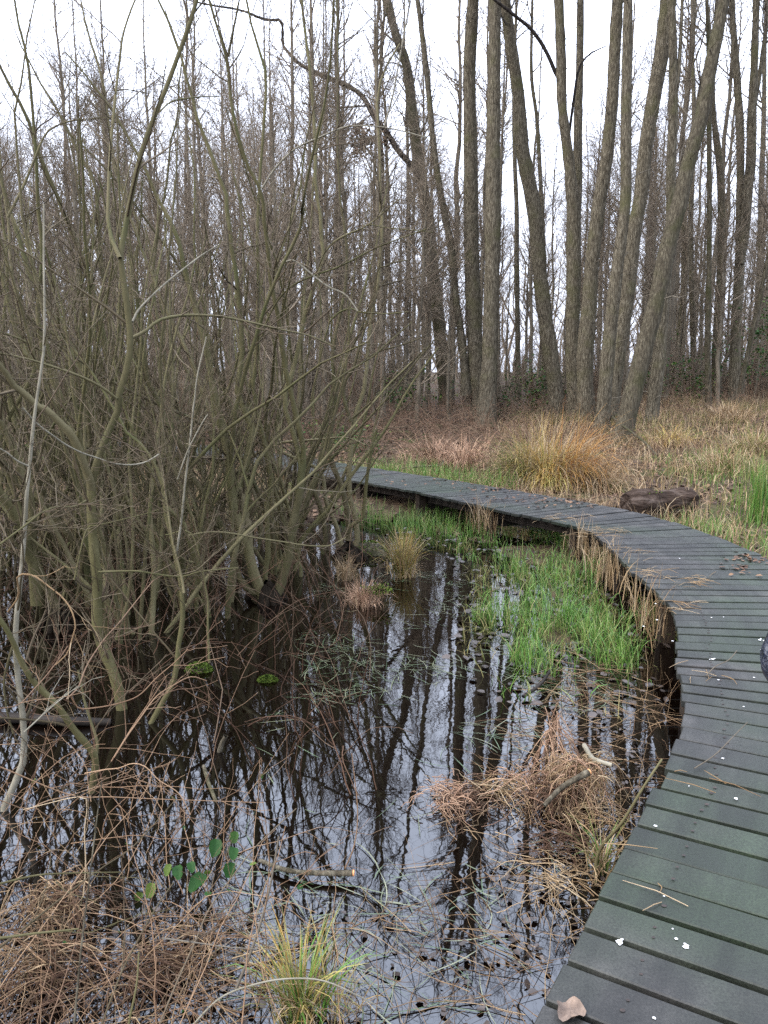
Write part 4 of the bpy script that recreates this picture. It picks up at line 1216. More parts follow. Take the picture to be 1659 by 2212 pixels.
    add_stem(t, o, px_of((5, [(0, 1030), (200, 880), (300, 800)])), 5, 4, Y - .1, Y + .1, side=4, L=.3)
    add_stem(t, o, px_of((5, [(215, 440), (130, 400), (40, 330), (-60, 280)])), 5, 3, Y + .1, Y, side=4, L=.3, matn='pale_stem')
    add_stem(t, o, px_of((5, [(170, 0), (280, 120), (400, 210), (500, 280), (620, 340), (740, 380), (860, 420), (1000, 430), (1110, 405), (1200, 350)])), 4.5, 3, Y + .2, Y + .7, side=6, L=.3, matn='pale_stem')
    add_stem(t, o, px_of((7, [(95, 380), (60, 500), (30, 650), (50, 850), (100, 1040)])), 6, 4, Y + .05, Y, side=5, L=.3)

    t, o, Y = clump('willow_shrub', 480, 1560, 'broken willow branch lying across the stems, cut short at its left end', 'shrub', WG)
    add_stem(t, o, px_of((5, [(740, 1240), (900, 1235), (1050, 1235), (1200, 1260), (1370, 1275), (1500, 1240), (1659, 1220), (1800, 1210)])), 5.5, 3, Y - .1, Y + .2, side=9, L=.45)
    add_stem(t, o, px_of((6, [(0, 965), (150, 940), (300, 945), (500, 980), (700, 1010), (900, 1040), (1070, 1040), (1190, 980)])), 5, 2.5, Y + .2, Y + .6, side=9, L=.4)
    add_stem(t, o, px_of((5, [(560, 1300), (650, 930), (740, 890), (900, 850), (1100, 800), (1300, 740)])), 4, 2.5, Y + .1, Y + .4, side=7, L=.4)
    add_stem(t, o, px_of((5, [(1250, 960), (1450, 960), (1560, 1400), (1570, 1659)][::-1])), 5, 3, Y + .1, Y + .1, side=6, L=.4, sink=.2)

    # denser, untraced clumps filling the thicket behind these
    protos = []
    for i in range(3):
        r = thing('willow_bush', (0, 0, 0), 'slender willow bush, one of those packed behind the clumps of the flooded thicket', 'bush', 'slender willow bushes packed in the flooded thicket')
        n = 16
        P = []
        for k in range(n):
            a, ln = RNG.uniform(0, 6.28), abs(RNG.normal(.34, .14))
            d = np.array([math.cos(a) * math.sin(ln), math.sin(a) * math.sin(ln), math.cos(ln)])
            p = np.array([RNG.normal(0, .12), RNG.normal(0, .12), -.25])
            h = RNG.uniform(2.6, 5.0)
            q = [p]
            for _ in range(13):
                d = nrm(d + RNG.normal(0, .085, 3) + [0, 0, .035])
                p = p + d * h / 13
                q.append(p)
            P.append(q)
        P = np.array(P)
        R = np.linspace(1, .25, 14)[None] * RNG.uniform(.013, .029, (n, 1))
        b = MB()
        b.tubes(P, R, 6)
        b.build('stems', MT['willow'], r)
        c = MB()
        B, Rb = spawn(P, R, 5, .12, 1, .85, .7, .5, 9, .13, .05, .0016, rmax=.008)
        c.tubes(B, Rb, 3)
        B2, Rb2 = spawn(B, Rb, 4, .15, 1, .42, .8, .6, 6, .18, .03, .0013, rmax=.004)
        c.tubes(B2, Rb2, 3)
        c.build('twig_sprays', MT['willow_twig'], r)
        protos.append(r)
    # clumps of sturdier rods, with fewer twigs, between the traced clumps
    rods = []
    for i in range(3):
        r = thing('willow_rods', (0, 0, 0), 'bare clump of sturdy olive-grey willow rods crowded between the larger flooded clumps', 'shrub', 'clumps of sturdy willow rods in the flooded thicket')
        n = 12
        P = []
        for k in range(n):
            a, ln = RNG.uniform(0, 6.28), min(abs(RNG.normal(.22, .10)), .36)
            d = np.array([math.cos(a) * math.sin(ln), math.sin(a) * math.sin(ln), math.cos(ln)])
            p = np.array([RNG.normal(0, .14), RNG.normal(0, .14), -.25])
            h = RNG.uniform(2.2, 4.1)
            q = [p]
            for j in range(15):
                d = nrm(d + RNG.normal(0, .10, 3) + [0, 0, .02])
                if j in (3, 7):
                    d = nrm(d + RNG.normal(0, .22, 3))
                p = p + d * h / 15
                q.append(p)
            P.append(q)
        P = np.array(P)
        R = np.linspace(1, .2, 16)[None] * RNG.uniform(.015, .031, (n, 1))
        b = MB()
        b.tubes(P, R, 7)
        B, Rb = spawn(P, R, 2, .15, .6, 1.2, .4, .6, 11, .10, .06, .003, rmax=.016)
        b.tubes(B, Rb, 6)
        b.build('stems', MT['willow'], r)
        c = MB()
        B2, Rb2 = spawn(np.concatenate([resample_all(P, 11), B]), np.concatenate([R[:, :11], Rb]), 4, .2, 1, .55, .75, .5, 7, .14, .04, .0014, rmax=.006)
        c.tubes(B2, Rb2, 4)
        B3, Rb3 = spawn(B2, Rb2, 3, .2, 1, .25, .8, .6, 4, .2, .02, .0012, rmax=.003)
        c.tubes(B3, Rb3, 3)
        c.build('twig_sprays', MT['willow_twig'], r)
        rods.append(r)
    for k, (x, y) in enumerate([(-1.45, 6.1), (-2.0, 7.3), (-1.0, 7.4), (-3.0, 7.0), (-1.7, 8.3)]):
        f = RNG.uniform(.8, 1.08)
        if k < 3:
            rods[k].location, rods[k].scale = (x, y, 0), (f, f, f)
        else:
            copy_thing(rods[k % 3], (x, y, 0), RNG.uniform(0, 6.28), (f, f, f))
    spots = [(-2.3, 8.7), (-1.9, 5.5), (-1.25, 9.4), (-2.6, 6.4), (-3.6, 7.4), (-2.9, 8.0), (-4.6, 8.6), (-3.2, 9.3), (-4.2, 6.0), (-5.6, 7.4), (-6.0, 9.6), (-4.6, 10.8), (-3.0, 5.0), (-6.6, 11.6), (-3.4, 12.0), (-5.2, 12.8), (-7.8, 10.4)]
    for k, (x, y) in enumerate(spots):
        p = protos[k % 3]
        f = RNG.uniform(.8, 1.05)
        loc = (x, y, float(max(ground_z(x, y), -.05)))
        if k < 3:
            p.location, p.scale = loc, (f, f, f)
        else:
            copy_thing(p, loc, RNG.uniform(0, 6.28), (f, f, f))


build_willows()


# ------------------------------------------------------------------ undergrowth, grasses, litter
def off_deck(x, y, gap=.68):
    d, s = seg_dist(x, y, CE)
    return d > gap


def right_side(x, y):
    d, s = seg_dist(x, y, CE)
    return (s > 0) & (d > .64)


def arching(mb, base, h, r, n=8, lean=.6, S=3, rnd=None):
    """Arching dead canes from base points."""
    K = len(base)
    az = RNG.uniform(0, 6.28, K)
    ln = np.abs(RNG.normal(lean, lean * .4, K))
    h = np.broadcast_to(h, (K,)) * RNG.uniform(.5, 1.4, K)
    d = np.stack([np.cos(az) * np.sin(ln), np.sin(az) * np.sin(ln), np.cos(ln)], -1)
    p = base.copy()
    Q = [p]
    for i in range(n - 1):
        p = p + d * (h / (n - 1))[:, None]
        Q.append(p)
        d = d + RNG.normal(0, .12, d.shape)
        d[:, 2] -= .20 * RNG.random(K)
        d = nrm(d)
    P = np.stack(Q, 1)
    P[:, :, 2] = np.maximum(P[:, :, 2], base[:, None, 2] + .004)
    R = np.broadcast_to(r, (K,))[:, None] * np.linspace(1, .35, n)[None] * RNG.uniform(.6, 1.3, (K, 1))
    mb.tubes(P, R, S, rnd=rnd)
    return P, R


def build_undergrowth():
    # brown bramble and bracken brush behind the walkway
    b = MB()
    p = scatter(-16, 20, 10, 34, 17000, lambda x, y: right_side(x, y) & (np.abs(x) < .62 * y) & ~((x > 3.2) & (y < 12.5)) & (RNG.random(len(x)) < .35 + .65 * smooth(.35, .6, vnoise(x, y, 1.6, 5))) & (RNG.random(len(x)) < np.where(x > 4, .7, 1)) & (RNG.random(len(x)) < np.clip(30 / y - .5, .2, 1)))
    dist, _ = seg_dist(p[:, 0], p[:, 1], CE)
    hh = (.35 + .75 * smooth(.5, 3, dist)) * (1 - .4 * smooth(1.5, 3.5, p[:, 0]) * smooth(24, 19, p[:, 1]))
    P, R = arching(b, p, hh, .005, 8, .65)
    B, Rb = spawn(P[::2], R[::2], 3, .2, 1, .28, .8, .7, 4, .2, .0, .0018)
    b.tubes(B, Rb, 3)
    tag(b.build('bramble_brush', MT['brush']), 'reddish brown tangle of dead bramble and bracken behind the boardwalk', 'undergrowth', kind='stuff')

    # fallen leaves on the land
    b = MB()
    p = scatter(-14, 16, 8.5, 26, 26000, lambda x, y: (np.abs(x) < .6 * y) & off_deck(x, y))
    p[:, 2] += .012
    leaves(b, p, .075, .35)
    p = scatter(2.0, 6, 2, 9, 2500, right_side)
    p[:, 2] += .012
    leaves(b, p, .06, .35)
    tag(b.build('fallen_leaves', MT['leaf_dead']), 'brown fallen leaves covering the wood floor behind the boardwalk', 'leaf litter', kind='stuff')

    # dry straw-coloured grass: right bank, along the walkway, wood floor at the far left
    b = MB()
    p = scatter(3, 18, 9, 30, 20000, lambda x, y: right_side(x, y) & (x < .62 * y) & (RNG.random(len(x)) < .2 + .8 * smooth(.4, .6, vnoise(x, y, 1.8, 8))))
    blades(b, p, .44, .009, .95, droop=1.2)
    p = scatter(-2.5, 5.5, 5, 15, 16000, lambda x, y: right_side(x, y) & (seg_dist(x, y, CE)[0] < 1.35 + .5 * vnoise(x, y, .8, 4)))
    blades(b, p, .26, .006, .8, droop=.9)
    p = scatter(-9, -1.5, 8.8, 14, 9000, lambda x, y: off_deck(x, y) & (RNG.random(len(x)) < smooth(.35, .6, vnoise(x, y, 1.2, 6))))
    blades(b, p, .40, .006, .6, droop=.8)
    # straw hanging from the edge of the boards on the bend
    nn = 800
    s = RNG.random(nn)
    e = catmull(LE[6:13], 200)
    i = (s * 199).astype(int)
    dens = smooth(.42, .6, vnoise(e[i, 0], e[i, 1], .45, 9))
    keep = RNG.random(nn) < dens * .9 + .03
    i = i[keep]
    base = np.column_stack([e[i] + RNG.normal(0, .05, (len(i), 2)) - np.array([.05, 0]), RNG.uniform(.0, .2, len(i))])
    blades(b, base, .34, .006, .35, droop=1.2)
    tag(b.build('dry_grass', MT['straw']), 'pale dry grass on the banks and along the boardwalk edges', 'grass', kind='stuff')

    # green grass: the wet patch inside the bend, strips by the walkway
    b = MB()
    pd = lambda x, y: seg_dist(x, y, PATCH)[0]
    clumpy = lambda x, y, sc, k, lo=.5, hi=.68: RNG.random(len(x)) < .05 + smooth(lo, hi, .6 * vnoise(x, y, sc, k) + .4 * vnoise(x, y, sc * .38, k + 40))
    p = scatter(.1, 2.3, 4.0, 9.4, 8000, lambda x, y: (pd(x, y) < 1.25 - .8 * vnoise(x, y, .5, 3)) & clumpy(x, y, .42, 11) & (seg_dist(x, y, LE)[0] > .10))
    p[:, 2] = np.maximum(p[:, 2], -.03)
    blades(b, p, .19, .0055, .7, droop=1.0)
    core = np.array([(1.4, 7.2), (1.35, 6.3), (1.25, 5.7), (1.35, 5.1)])
    p = scatter(.6, 2, 4.6, 8, 7200, lambda x, y: (seg_dist(x, y, core)[0] < .8 - .7 * vnoise(x, y, .45, 33)) & clumpy(x, y, .26, 31, .42, .62))
    p[:, 2] = np.maximum(p[:, 2], -.02)
    blades(b, p, .23, .0056, .55, droop=1.1)
    p = scatter(-1.2, 1.3, 8.7, 10.3, 1900, lambda x, y: (seg_dist(x, y, LE)[0] < .75) & (RNG.random(len(x)) < smooth(.3, .6, vnoise(x, y, .4, 12))))
    p[:, 2] = np.maximum(p[:, 2], -.01)
    blades(b, p, .22, .005, .5)
    p = scatter(-1, 2, 11, 13.6, 4200, lambda x, y: right_side(x, y) & (seg_dist(x, y, CE)[0] < 1.7) & (x < 1.9))
    blades(b, p, .30, .006, .4)
    p = scatter(2.9, 5.5, 4, 9.5, 5000, lambda x, y: right_side(x, y) & (RNG.random(len(x)) < smooth(.4, .65, vnoise(x, y, .5, 13))))
    blades(b, p, .24, .006, .5)
    p = scatter(4.5, 9, 9.5, 15, 2200, lambda x, y: (RNG.random(len(x)) < smooth(.45, .65, vnoise(x, y, .9, 14))))
    blades(b, p, .25, .008, .5)
    tag(b.build('green_grass', MT['grass']), 'fresh green grass growing out of the shallow water and beside the boardwalk', 'grass', kind='stuff')

    b = MB()
    p = scatter(.0, 2.2, 4.0, 9.4, 4200, lambda x, y: (pd(x, y) < 1.0) & (seg_dist(x, y, LE)[0] > .08) & (RNG.random(len(x)) < smooth(.35, .6, vnoise(x, y, .5, 15))))
    p[:, 2] = np.maximum(p[:, 2], -.02)
    blades(b, p, .16, .005, .95)
    p = scatter(4, 14, 9, 26, 9000, lambda x, y: (RNG.random(len(x)) < smooth(.45, .65, vnoise(x, y, 1.6, 16))))
    blades(b, p, .34, .009, .6)
    p = scatter(-8, -1, 8.8, 11.5, 5000, lambda x, y: off_deck(x, y) & (RNG.random(len(x)) < smooth(.45, .65, vnoise(x, y, 1.0, 17))))
    blades(b, p, .22, .006, .6)
    tag(b.build('faded_grass', MT['grass_dull']), 'faded yellow-green grass mixed through the banks and the wet patch', 'grass', kind='stuff')

    # grass blades lying flat on the water
    b = MB()
    p = scatter(-.6, 1.6, 2.0, 7.4, 3200, lambda x, y: (seg_dist(x, y, LE)[0] > .3) & (seg_dist(x, y, LE)[1] < 0) & (RNG.random(len(x)) < .85 * smooth(.48, .7, vnoise(x, y, .45, 19)) + .05))
    K = len(p)
    az = RNG.normal(2.5, .9, K)
    ln = RNG.uniform(.05, .24, K)
    s5 = np.linspace(-.5, .5, 5)
    bend = RNG.normal(0, .25, K)
    cx = p[:, 0:1] + ln[:, None] * (np.cos(az)[:, None] * s5 - np.sin(az)[:, None] * bend[:, None] * s5 ** 2)
    cy = p[:, 1:2] + ln[:, None] * (np.sin(az)[:, None] * s5 + np.cos(az)[:, None] * bend[:, None] * s5 ** 2)
    w = RNG.uniform(.0009, .0026, K)[:, None] * np.array([.3, 1, 1, .8, .1])
    z = RNG.uniform(.004, .009, (K, 1)) + np.zeros((1, 5))
    c = np.stack([cx, cy, z], -1)
    sd = np.stack([-np.sin(az), np.cos(az), np.zeros(K)], -1)[:, None] * w[..., None]
    v = np.stack([c - sd, c + sd], 2)
    idx = np.arange(K * 10).reshape(K, 5, 2)
    b.add(v.reshape(-1, 3), np.stack([idx[:, :-1, 0], idx[:, :-1, 1], idx[:, 1:, 1], idx[:, 1:, 0]], -1).reshape(-1, 4), rnd=np.repeat(RNG.random(K), 10))
    tag(b.build('floating_blades', MT['float']), 'silvery green grass blades floating flat on the pond', 'grass', kind='stuff')

    # sodden leaves and stalks floating near the front edge and by the reed heap
    b = MB()
    p = scatter(-1.6, .75, 1.2, 3.0, 2100, lambda x, y: (seg_dist(x, y, LE)[1] < 0) & (seg_dist(x, y, LE)[0] > .06) & (RNG.random(len(x)) < smooth(2.9, 1.7, y + .4 * vnoise(x, y, .4, 20)) * (.35 + smooth(.4, .6, vnoise(x, y, .3, 21)))))
    p[:, 2] = np.maximum(p[:, 2], 0) + RNG.uniform(.004, .012, len(p))
    leaves(b, p, .028, .35)
    p = scatter(.4, 1.3, 2.2, 4.2, 700, lambda x, y: (seg_dist(x, y, LE)[1] < 0) & (seg_dist(x, y, LE)[0] < .55) & (seg_dist(x, y, LE)[0] > .05))
    p[:, 2] = RNG.uniform(.004, .012, len(p))
    leaves(b, p, .024, .35)
    p = scatter(-1, 2.2, 4, 9.4, 1300, lambda x, y: (pd(x, y) < 1.1) & (seg_dist(x, y, LE)[0] > .05))
    p[:, 2] = np.maximum(p[:, 2], 0) + .008
    leaves(b, p, .06, .2)
    tag(b.build('sodden_leaves', MT['leaf_wet']), 'dark sodden leaves lying on the shallow water at the front edge', 'leaf litter', kind='stuff')

    # fine broken stalks: front bog mat and bits floating everywhere
    b = MB()
    p = scatter(-1.9, .3, 1.2, 3.3, 2000, lambda x, y: RNG.random(len(x)) < smooth(3.2, 1.6, y + .9 * (x + .9) * .55 + .5 * vnoise(x, y, .5, 22)))
    p[:, 2] = np.maximum(p[:, 2], 0) + RNG.uniform(0, .05, len(p))
    P, R = arching(b, p, .34, .0018, 7, 1.15, 3)
    p = scatter(-.9, .8, 1.3, 2.5, 600, lambda x, y: (seg_dist(x, y, LE)[1] < 0) & (seg_dist(x, y, LE)[0] > .05))
    p[:, 2] = np.maximum(p[:, 2], 0) + .006
    arching(b, p, .25, .0016, 6, 1.5, 3)
    p = scatter(.2, 1.6, 2.6, 5, 700, lambda x, y: (seg_dist(x, y, LE)[1] < 0) & (seg_dist(x, y, LE)[0] > .05) & (seg_dist(x, y, LE)[0] < .8))
    p[:, 2] = .006
    arching(b, p, .25, .0018, 6, 1.5, 3)
    tag(b.build('broken_stalks', MT['stalk']), 'mat of broken straw-brown stalks in the lower left corner and along the water', 'stalks', kind='stuff')

    # fine bramble stems over the front water
    b = MB()
    p = scatter(-2.4, -.1, 1.5, 4.0, 255, lambda x, y: y < 2.3 - .75 * x)
    p[:, 2] = 0
    P, R = arching(b, p, .75, .0021, 11, .8, 4)
    B, Rb = spawn(P, R, 3, .2, 1, .22, .8, .7, 5, .2, .02, .0009)
    b.tubes(B, Rb, 3)
    tag(b.build('bramble_stems', MT['cane']), 'fine tangled bramble stems arching over the front water at the left', 'stems', kind='stuff')
    b = MB()
    k = RNG.integers(0, len(P), 34)
    leaves(b, P[k, RNG.integers(3, 9, 34)], .03, .8)
    tag(b.build('small_bramble_leaves', MT['leaf_green']), 'small green bramble leaves scattered among the stems at the front left', 'leaves', kind='stuff')

    # reddish twigs through the base of the thicket
    b = MB()
    p = scatter(-6, .0, 3.2, 9.2, 800, lambda x, y: (x < -.25 * y + 1.3) & (x > -.62 * y) & (RNG.random(len(x)) < .8))
    p[:, 2] = -.03
    P, R = arching(b, p, .75, .0032, 9, .55, 4)
    B, Rb = spawn(P, R, 3, .2, 1, .3, .8, .7, 5, .2, .02, .0012)
    b.tubes(B, Rb, 3)
    tag(b.build('thicket_twigs', MT['brush_dark']), 'fine reddish dead twigs tangled through the foot of the flooded willow thicket', 'twigs', kind='stuff')

    # litter on the boards at the bend
    b = MB()
    for (px, py, n, sx, sy) in [(1500, 1252, 26, 26, 8), (1400, 1232, 20, 22, 7), (1300, 1150, 40, 45, 7), (1240, 1118, 30, 40, 5), (1480, 1310, 18, 22, 6), (1520, 1455, 7, 45, 12), (1540, 1690, 5, 60, 22), (1420, 1900, 4, 60, 60), (1380, 1190, 12, 30, 6)]:
        for _ in range(n):
            q = gp(px + RNG.normal(0, sx), py + RNG.normal(0, sy), .368)
            a, l = RNG.uniform(0, 6.28), RNG.uniform(.02, .1)
            d = np.array([math.cos(a), math.sin(a), 0]) * l
            P = np.stack([q - d, q + [0, 0, .006], q + d + RNG.normal(0, .012, 3) * [1, 1, 0]])
            b.tubes(P, np.array([.0016, .0018, .001]), 3)
    tag(b.build('straw_litter', MT['straw']), 'loose straw scattered on the boards at the bend', 'straw', kind='stuff')
    b = MB()
    pts = []
    for (px, py, n, sx, sy) in [(1200, 1080, 130, 90, 7), (1080, 1056, 70, 50, 4), (1620, 1205, 45, 32, 9), (1590, 1225, 20, 30, 10), (1240, 1090, 40, 60, 6), (950, 1040, 40, 60, 4)]:
        for _ in range(n):
            pts.append(gp(px + RNG.normal(0, sx), py + RNG.normal(0, sy), .372))
    pts = np.array(pts)
    dd, ss = seg_dist(pts[:, 0], pts[:, 1], CE)
    pts = pts[(dd < .6)]
    leaves(b, pts, .045, .25)
    tag(b.build('dead_leaf_litter', MT['leaf_dead']), 'small dead leaves blown along the back edge of the boards', 'leaf litter', kind='stuff')


build_undergrowth()


# ------------------------------------------------------------------ single plants and objects
def tussock(name, x, y, z, n, h, w, mats, label, cat='grass tussock', spread=.18, lean=.5, droop=.9, skirt=0, group=None):
    t = thing(name, (x, y, z), label, cat, group)
    mats = mats if isinstance(mats, list) else [mats]
    b = MB()
    for k, m in enumerate(mats):
        K = n // len(mats)
        a, r = RNG.uniform(0, 6.28, K), np.abs(RNG.normal(0, spread, K))
        base = np.column_stack([x + r * np.cos(a), y + r * np.sin(a), np.full(K, z) + RNG.uniform(-.02, .03, K)])
        blades(b, base, h, w, lean, az=a + RNG.normal(0, .6, K), droop=droop, m=k)
    b.build('foliage', [MT[m] for m in mats], t, (x, y, z))
    c = MB()                                             # matted foot
    K = max(n // 4, 40)
    a, r = RNG.uniform(0, 6.28, K), np.abs(RNG.normal(0, spread * 1.3, K))
    base = np.column_stack([x + r * np.cos(a), y + r * np.sin(a), np.full(K, z) + RNG.uniform(-.01, .05, K)])
    blades(c, base, h * .55, w * .9, 1.25, droop=.5)
    c.build('dead_leaves', MT['straw'], t, (x, y, z))
    return t


def build_plants():
    g = lambda px, py, z=.15: gp(px, py, z)
    p = g(1175, 1052)
    t = thing('sedge_tussock', (p[0], p[1], .12), 'large golden sedge tussock spilling over behind the boardwalk', 'grass tussock')
    b = MB()
    for dx, dy, n, h, lean, droop, az0, m in [(0, .1, 900, 1.15, .6, 1.9, None, 0), (-.35, 0, 800, 1.05, .6, 1.7, 3.4, 1), (.35, 0, 900, 1.35, .75, 1.8, -.35, 2), (.15, .1, 500, 1.4, .6, 2.0, .1, 3), (0, -.1, 620, 1.0, .8, 1.5, -1.6, 0), (.55, -.25, 620, .9, .9, 1.3, -.8, 3), (.8, -.45, 420, .6, 1.0, 1.0, -.8, 3), (.75, -.4, 300, .5, .9, 1.0, -1.0, 1), (-.1, .05, 420, 1.2, .5, 2.0, None, 3), (-.45, -.15, 420, .75, .85, 1.3, -2.3, 3)]:
        n = int(n * .55)
        a = RNG.uniform(0, 6.28, n) if az0 is None else az0 + RNG.normal(0, .75, n)
        base = np.column_stack([p[0] + dx + RNG.normal(0, .13, n), p[1] + dy + RNG.normal(0, .13, n), np.full(n, .10)])
        blades(b, base, h * .88, .015, lean * 1.32, az=a, droop=droop, n=7, m=m)
    b.build('foliage', [MT['sedge'], MT['grass_dull'], MT['sedge_rust'], MT['straw']], t, (p[0], p[1], .12))
    p = gp(870, 1245, 0)
    tussock('sedge_tussock', p[0], p[1], -.02, 620, .42, .005, ['sedge', 'straw', 'grass_dull'], 'small golden sedge tussock standing alone in the open water', spread=.05, lean=.42, droop=1.2)
    p = gp(748, 1252, 0)
    tussock('sedge_tussock', p[0], p[1], -.02, 220, .24, .004, ['straw'], 'very small drooping straw tussock at the foot of the right willow clump', spread=.04, lean=.5, droop=1.3)
    p = gp(786, 1306, 0)
    t = tussock('sedge_tussock', p[0], p[1], -.02, 420, .22, .004, ['rush'], 'pinkish dead tussock in the water with a bright moss cushion on it', spread=.06, lean=.8, droop=1.2)
    b = MB()
    c = np.array([p[0] + .10, p[1] + .05, .11])
    leaves(b, c + RNG.normal(0, 1, (420, 3)) * [.05, .04, .022], .022, .8)
    b.build('moss_cushion', MT['moss'], t, (p[0], p[1], -.02))
    for px, py, h, lab, mts in [(1570, 945, .55, 'pale mounded straw tussock below the grey alder with the mossy foot', ['straw']),
                                (1450, 965, .5, 'straw tussock right of the dark mossy footed alder', ['straw', 'sedge']),
                                (1630, 985, .5, 'yellowish tussock on the bank by the right edge', ['grass_dull', 'straw']),
                                (1560, 1010, .45, 'bleached tussock on the bank above the fallen log', ['straw', 'grass_dull']),
                                (1010, 1000, .6, 'greyish pink rush tussock left of the large golden sedge', ['rush']),
                                (940, 990, .55, 'reddish rush tussock behind the boardwalk, farthest left of the tussocks there', ['rush', 'brush'])]:
        p = g(px, py, .3)
        tussock('grass_tussock', p[0], p[1], float(ground_z(p[0], p[1])), 480, h * 1.0, .013, mts, lab, spread=.3, lean=.95, droop=1.3)
    # tall green rushes at the right edge
    for px, py, lab in [(1652, 1120, 'clump of upright green rushes at the right edge beyond the boardwalk')]:
        p = g(px, py, .15)
        t = thing('rush_clump', (p[0], p[1], .15), lab, 'rushes')
        b = MB()
        n = 420
        a, r = RNG.uniform(0, 6.28, n), np.abs(RNG.normal(0, .2, n))
        blades(b, np.column_stack([p[0] + r * np.cos(a), p[1] + r * np.sin(a), np.full(n, .1)]), .75, .006, .25, droop=.5)
        b.build('stalks', MT['grass'], t, (p[0], p[1], .15))

    # collapsed heap of dead rush in the front water, with two cut branches in it
    def fall(mb, cx, cy, z0, top, rad, n, w=.0022, spread=.06, m=0):
        """Limp dead blades hanging outward from a matted crown down to the water."""
        a = RNG.uniform(0, 6.28, n)
        u = np.linspace(0, 1, 8)[None]
        zt = top * RNG.uniform(.25, 1.1, n)[:, None]
        r = rad * np.clip(RNG.normal(.75, .3, n), .1, 1.6)[:, None] * u ** .9
        bulge = RNG.normal(.10, .10, n)[:, None] * top * np.sin(u * 3.0)
        a2 = a[:, None] + RNG.normal(0, .45, n)[:, None] * u + RNG.normal(0, .07, (n, 8)).cumsum(1)
        P = np.stack([cx + RNG.normal(0, spread, n)[:, None] + r * np.cos(a2), cy + RNG.normal(0, spread, n)[:, None] + r * np.sin(a2), z0 + np.maximum(zt * (1 - u ** 1.5) + bulge, .004)], -1)
        k = RNG.random(n) < .35                            # some snapped over halfway
        P[k, 4:, 2] = np.minimum(P[k, 4:, 2], P[k, 4:5, 2] * .55)
        mb.tubes(P, w * RNG.uniform(.5, 1.3, n)[:, None] * np.linspace(1, .45, 8)[None], 3, m=m)

    def heap(px, py, label, parts, cat='rush heap', name='rush_heap'):
        p = gp(px, py, 0)
        t = thing(name, (p[0], p[1], 0), label, cat)
        b = MB()
        for dx, dy, top, rad, n, m in parts:
            fall(b, p[0] + dx, p[1] + dy, 0, top, rad, n, m=m)
        b.build('dead_blades', [MT['rush'], MT['straw'], MT['brush_dark'], MT['stalk']], t, (p[0], p[1], 0))
    heap(1240, 1735, 'collapsed heap of pinkish dead rush in the water, the largest one near the boardwalk',
         [(0, 0, .20, .15, 150, 0), (.03, .0, .19, .17, 150, 1), (.03, .1, .17, .17, 90, 1), (-.08, -.02, .12, .17, 190, 2), (.02, -.12, .08, .2, 60, 1), (.08, .16, .14, .2, 80, 2)])
    heap(1090, 1720, 'flattened rush heap spreading left from the largest heap, with yellowish stalks',
         [(0, 0, .06, .24, 70, 1), (.1, .03, .09, .2, 60, 0), (-.12, .02, .05, .16, 50, 2)])
    heap(975, 1735, 'low brown rush tuft hanging over the water left of the flattened rush heap', [(0, 0, .07, .12, 130, 0), (.05, -.02, .05, .12, 70, 2)])
    heap(1130, 2010, 'thin scatter heap of bleached stalks just off the near boards', [(.18, .25, .05, .2, 90, 1), (.25, .45, .05, .16, 80, 2)])
    # pointed sheaf of rush at its top
    p = gp(1205, 1660, 0)
    t = thing('rush_sheaf', (p[0], p[1], 0), 'pointed sheaf of dead rush standing up at the back of the heap', 'rush heap')
    b = MB()
    k = 46
    a = RNG.uniform(0, 6.28, k)
    fr = RNG.uniform(.4, 1.5, k)
    foot = np.column_stack([p[0] + .11 * fr * np.cos(a), p[1] + .10 * fr * np.sin(a), np.zeros(k)])
    tip = np.column_stack([p[0] - .03 + RNG.normal(0, .03, k), p[1] + .02 + RNG.normal(0, .03, k), RNG.uniform(.08, .30, k)])
    P = np.stack([foot * (1 - u) + tip * u + np.array([0, 0, .05 * math.sin(u * 3.14)]) for u in np.linspace(0, 1, 5)], 1)
    b.tubes(P, np.full((k, 5), .0024), 3)
    b.build('dead_blades', MT['rush'], t, (p[0], p[1], 0))

    def branch(name, pts, lab, m='pale_stem', w=(10, 8), cut=True, cat='branch'):
        """pts: display px with a height above the water each."""
        Q = np.array([gp(a, b_, z) for a, b_, z in pts])
        P = catmull(Q, 16)
        dep = np.linalg.norm(P - [0, 0, CAMZ], axis=1)
        R = np.linspace(w[0], w[1], 16) / 2 * dep / F * (1 + RNG.normal(0, .04, 16))
        o = tuple(Q[0])
        t = thing(name, o, lab, cat)
        b = MB()
        b.tubes(P, R, 9)
        b.build('wood', MT[m], t, o)
        if cut:
            c = MB()
            d = nrm(P[-1] - P[-2])
            c.tubes(np.stack([P[-1] - d * .001, P[-1] + d * .004]), np.array([R[-1] * 1.04, R[-1] * .98]), 9, cap=True)
            c.build('cut_end', MT['cut'], t, o)
        return t
    branch('cut_branch', [(560, 1858, .02), (620, 1880, .025), (690, 1886, .03), (763, 1886, .035)], 'greyish cut branch floating in the pond, its orange end to the right', 'bark', (8, 12), cat='branch')
    branch('cut_branch', [(1175, 1740, .12), (1210, 1704, .16), (1240, 1685, .19), (1272, 1668, .21)], 'brown cut branch on the rush heap with an orange sawn end', 'bark', (9, 13))
    branch('cut_branch', [(1262, 1610, .16), (1278, 1636, .19), (1296, 1645, .2), (1322, 1653, .2)], 'short bleached branch stub poking right out of the rush heap', 'pale_stem', (10, 9), cut=False)
    branch('cut_branch', [(470, 1640, -.05), (478, 1610, .04), (488, 1590, .1)], 'short greyish stump of branch rising from the dark pool', 'bark', (11, 9), cut=False)
    branch('sunken_branch', [(440, 1655, .02), (450, 1690, .015), (462, 1720, .01), (470, 1745, -.02)], 'grey sunken branch lying just below the short greyish stump', 'bark', (8, 7), cut=False)
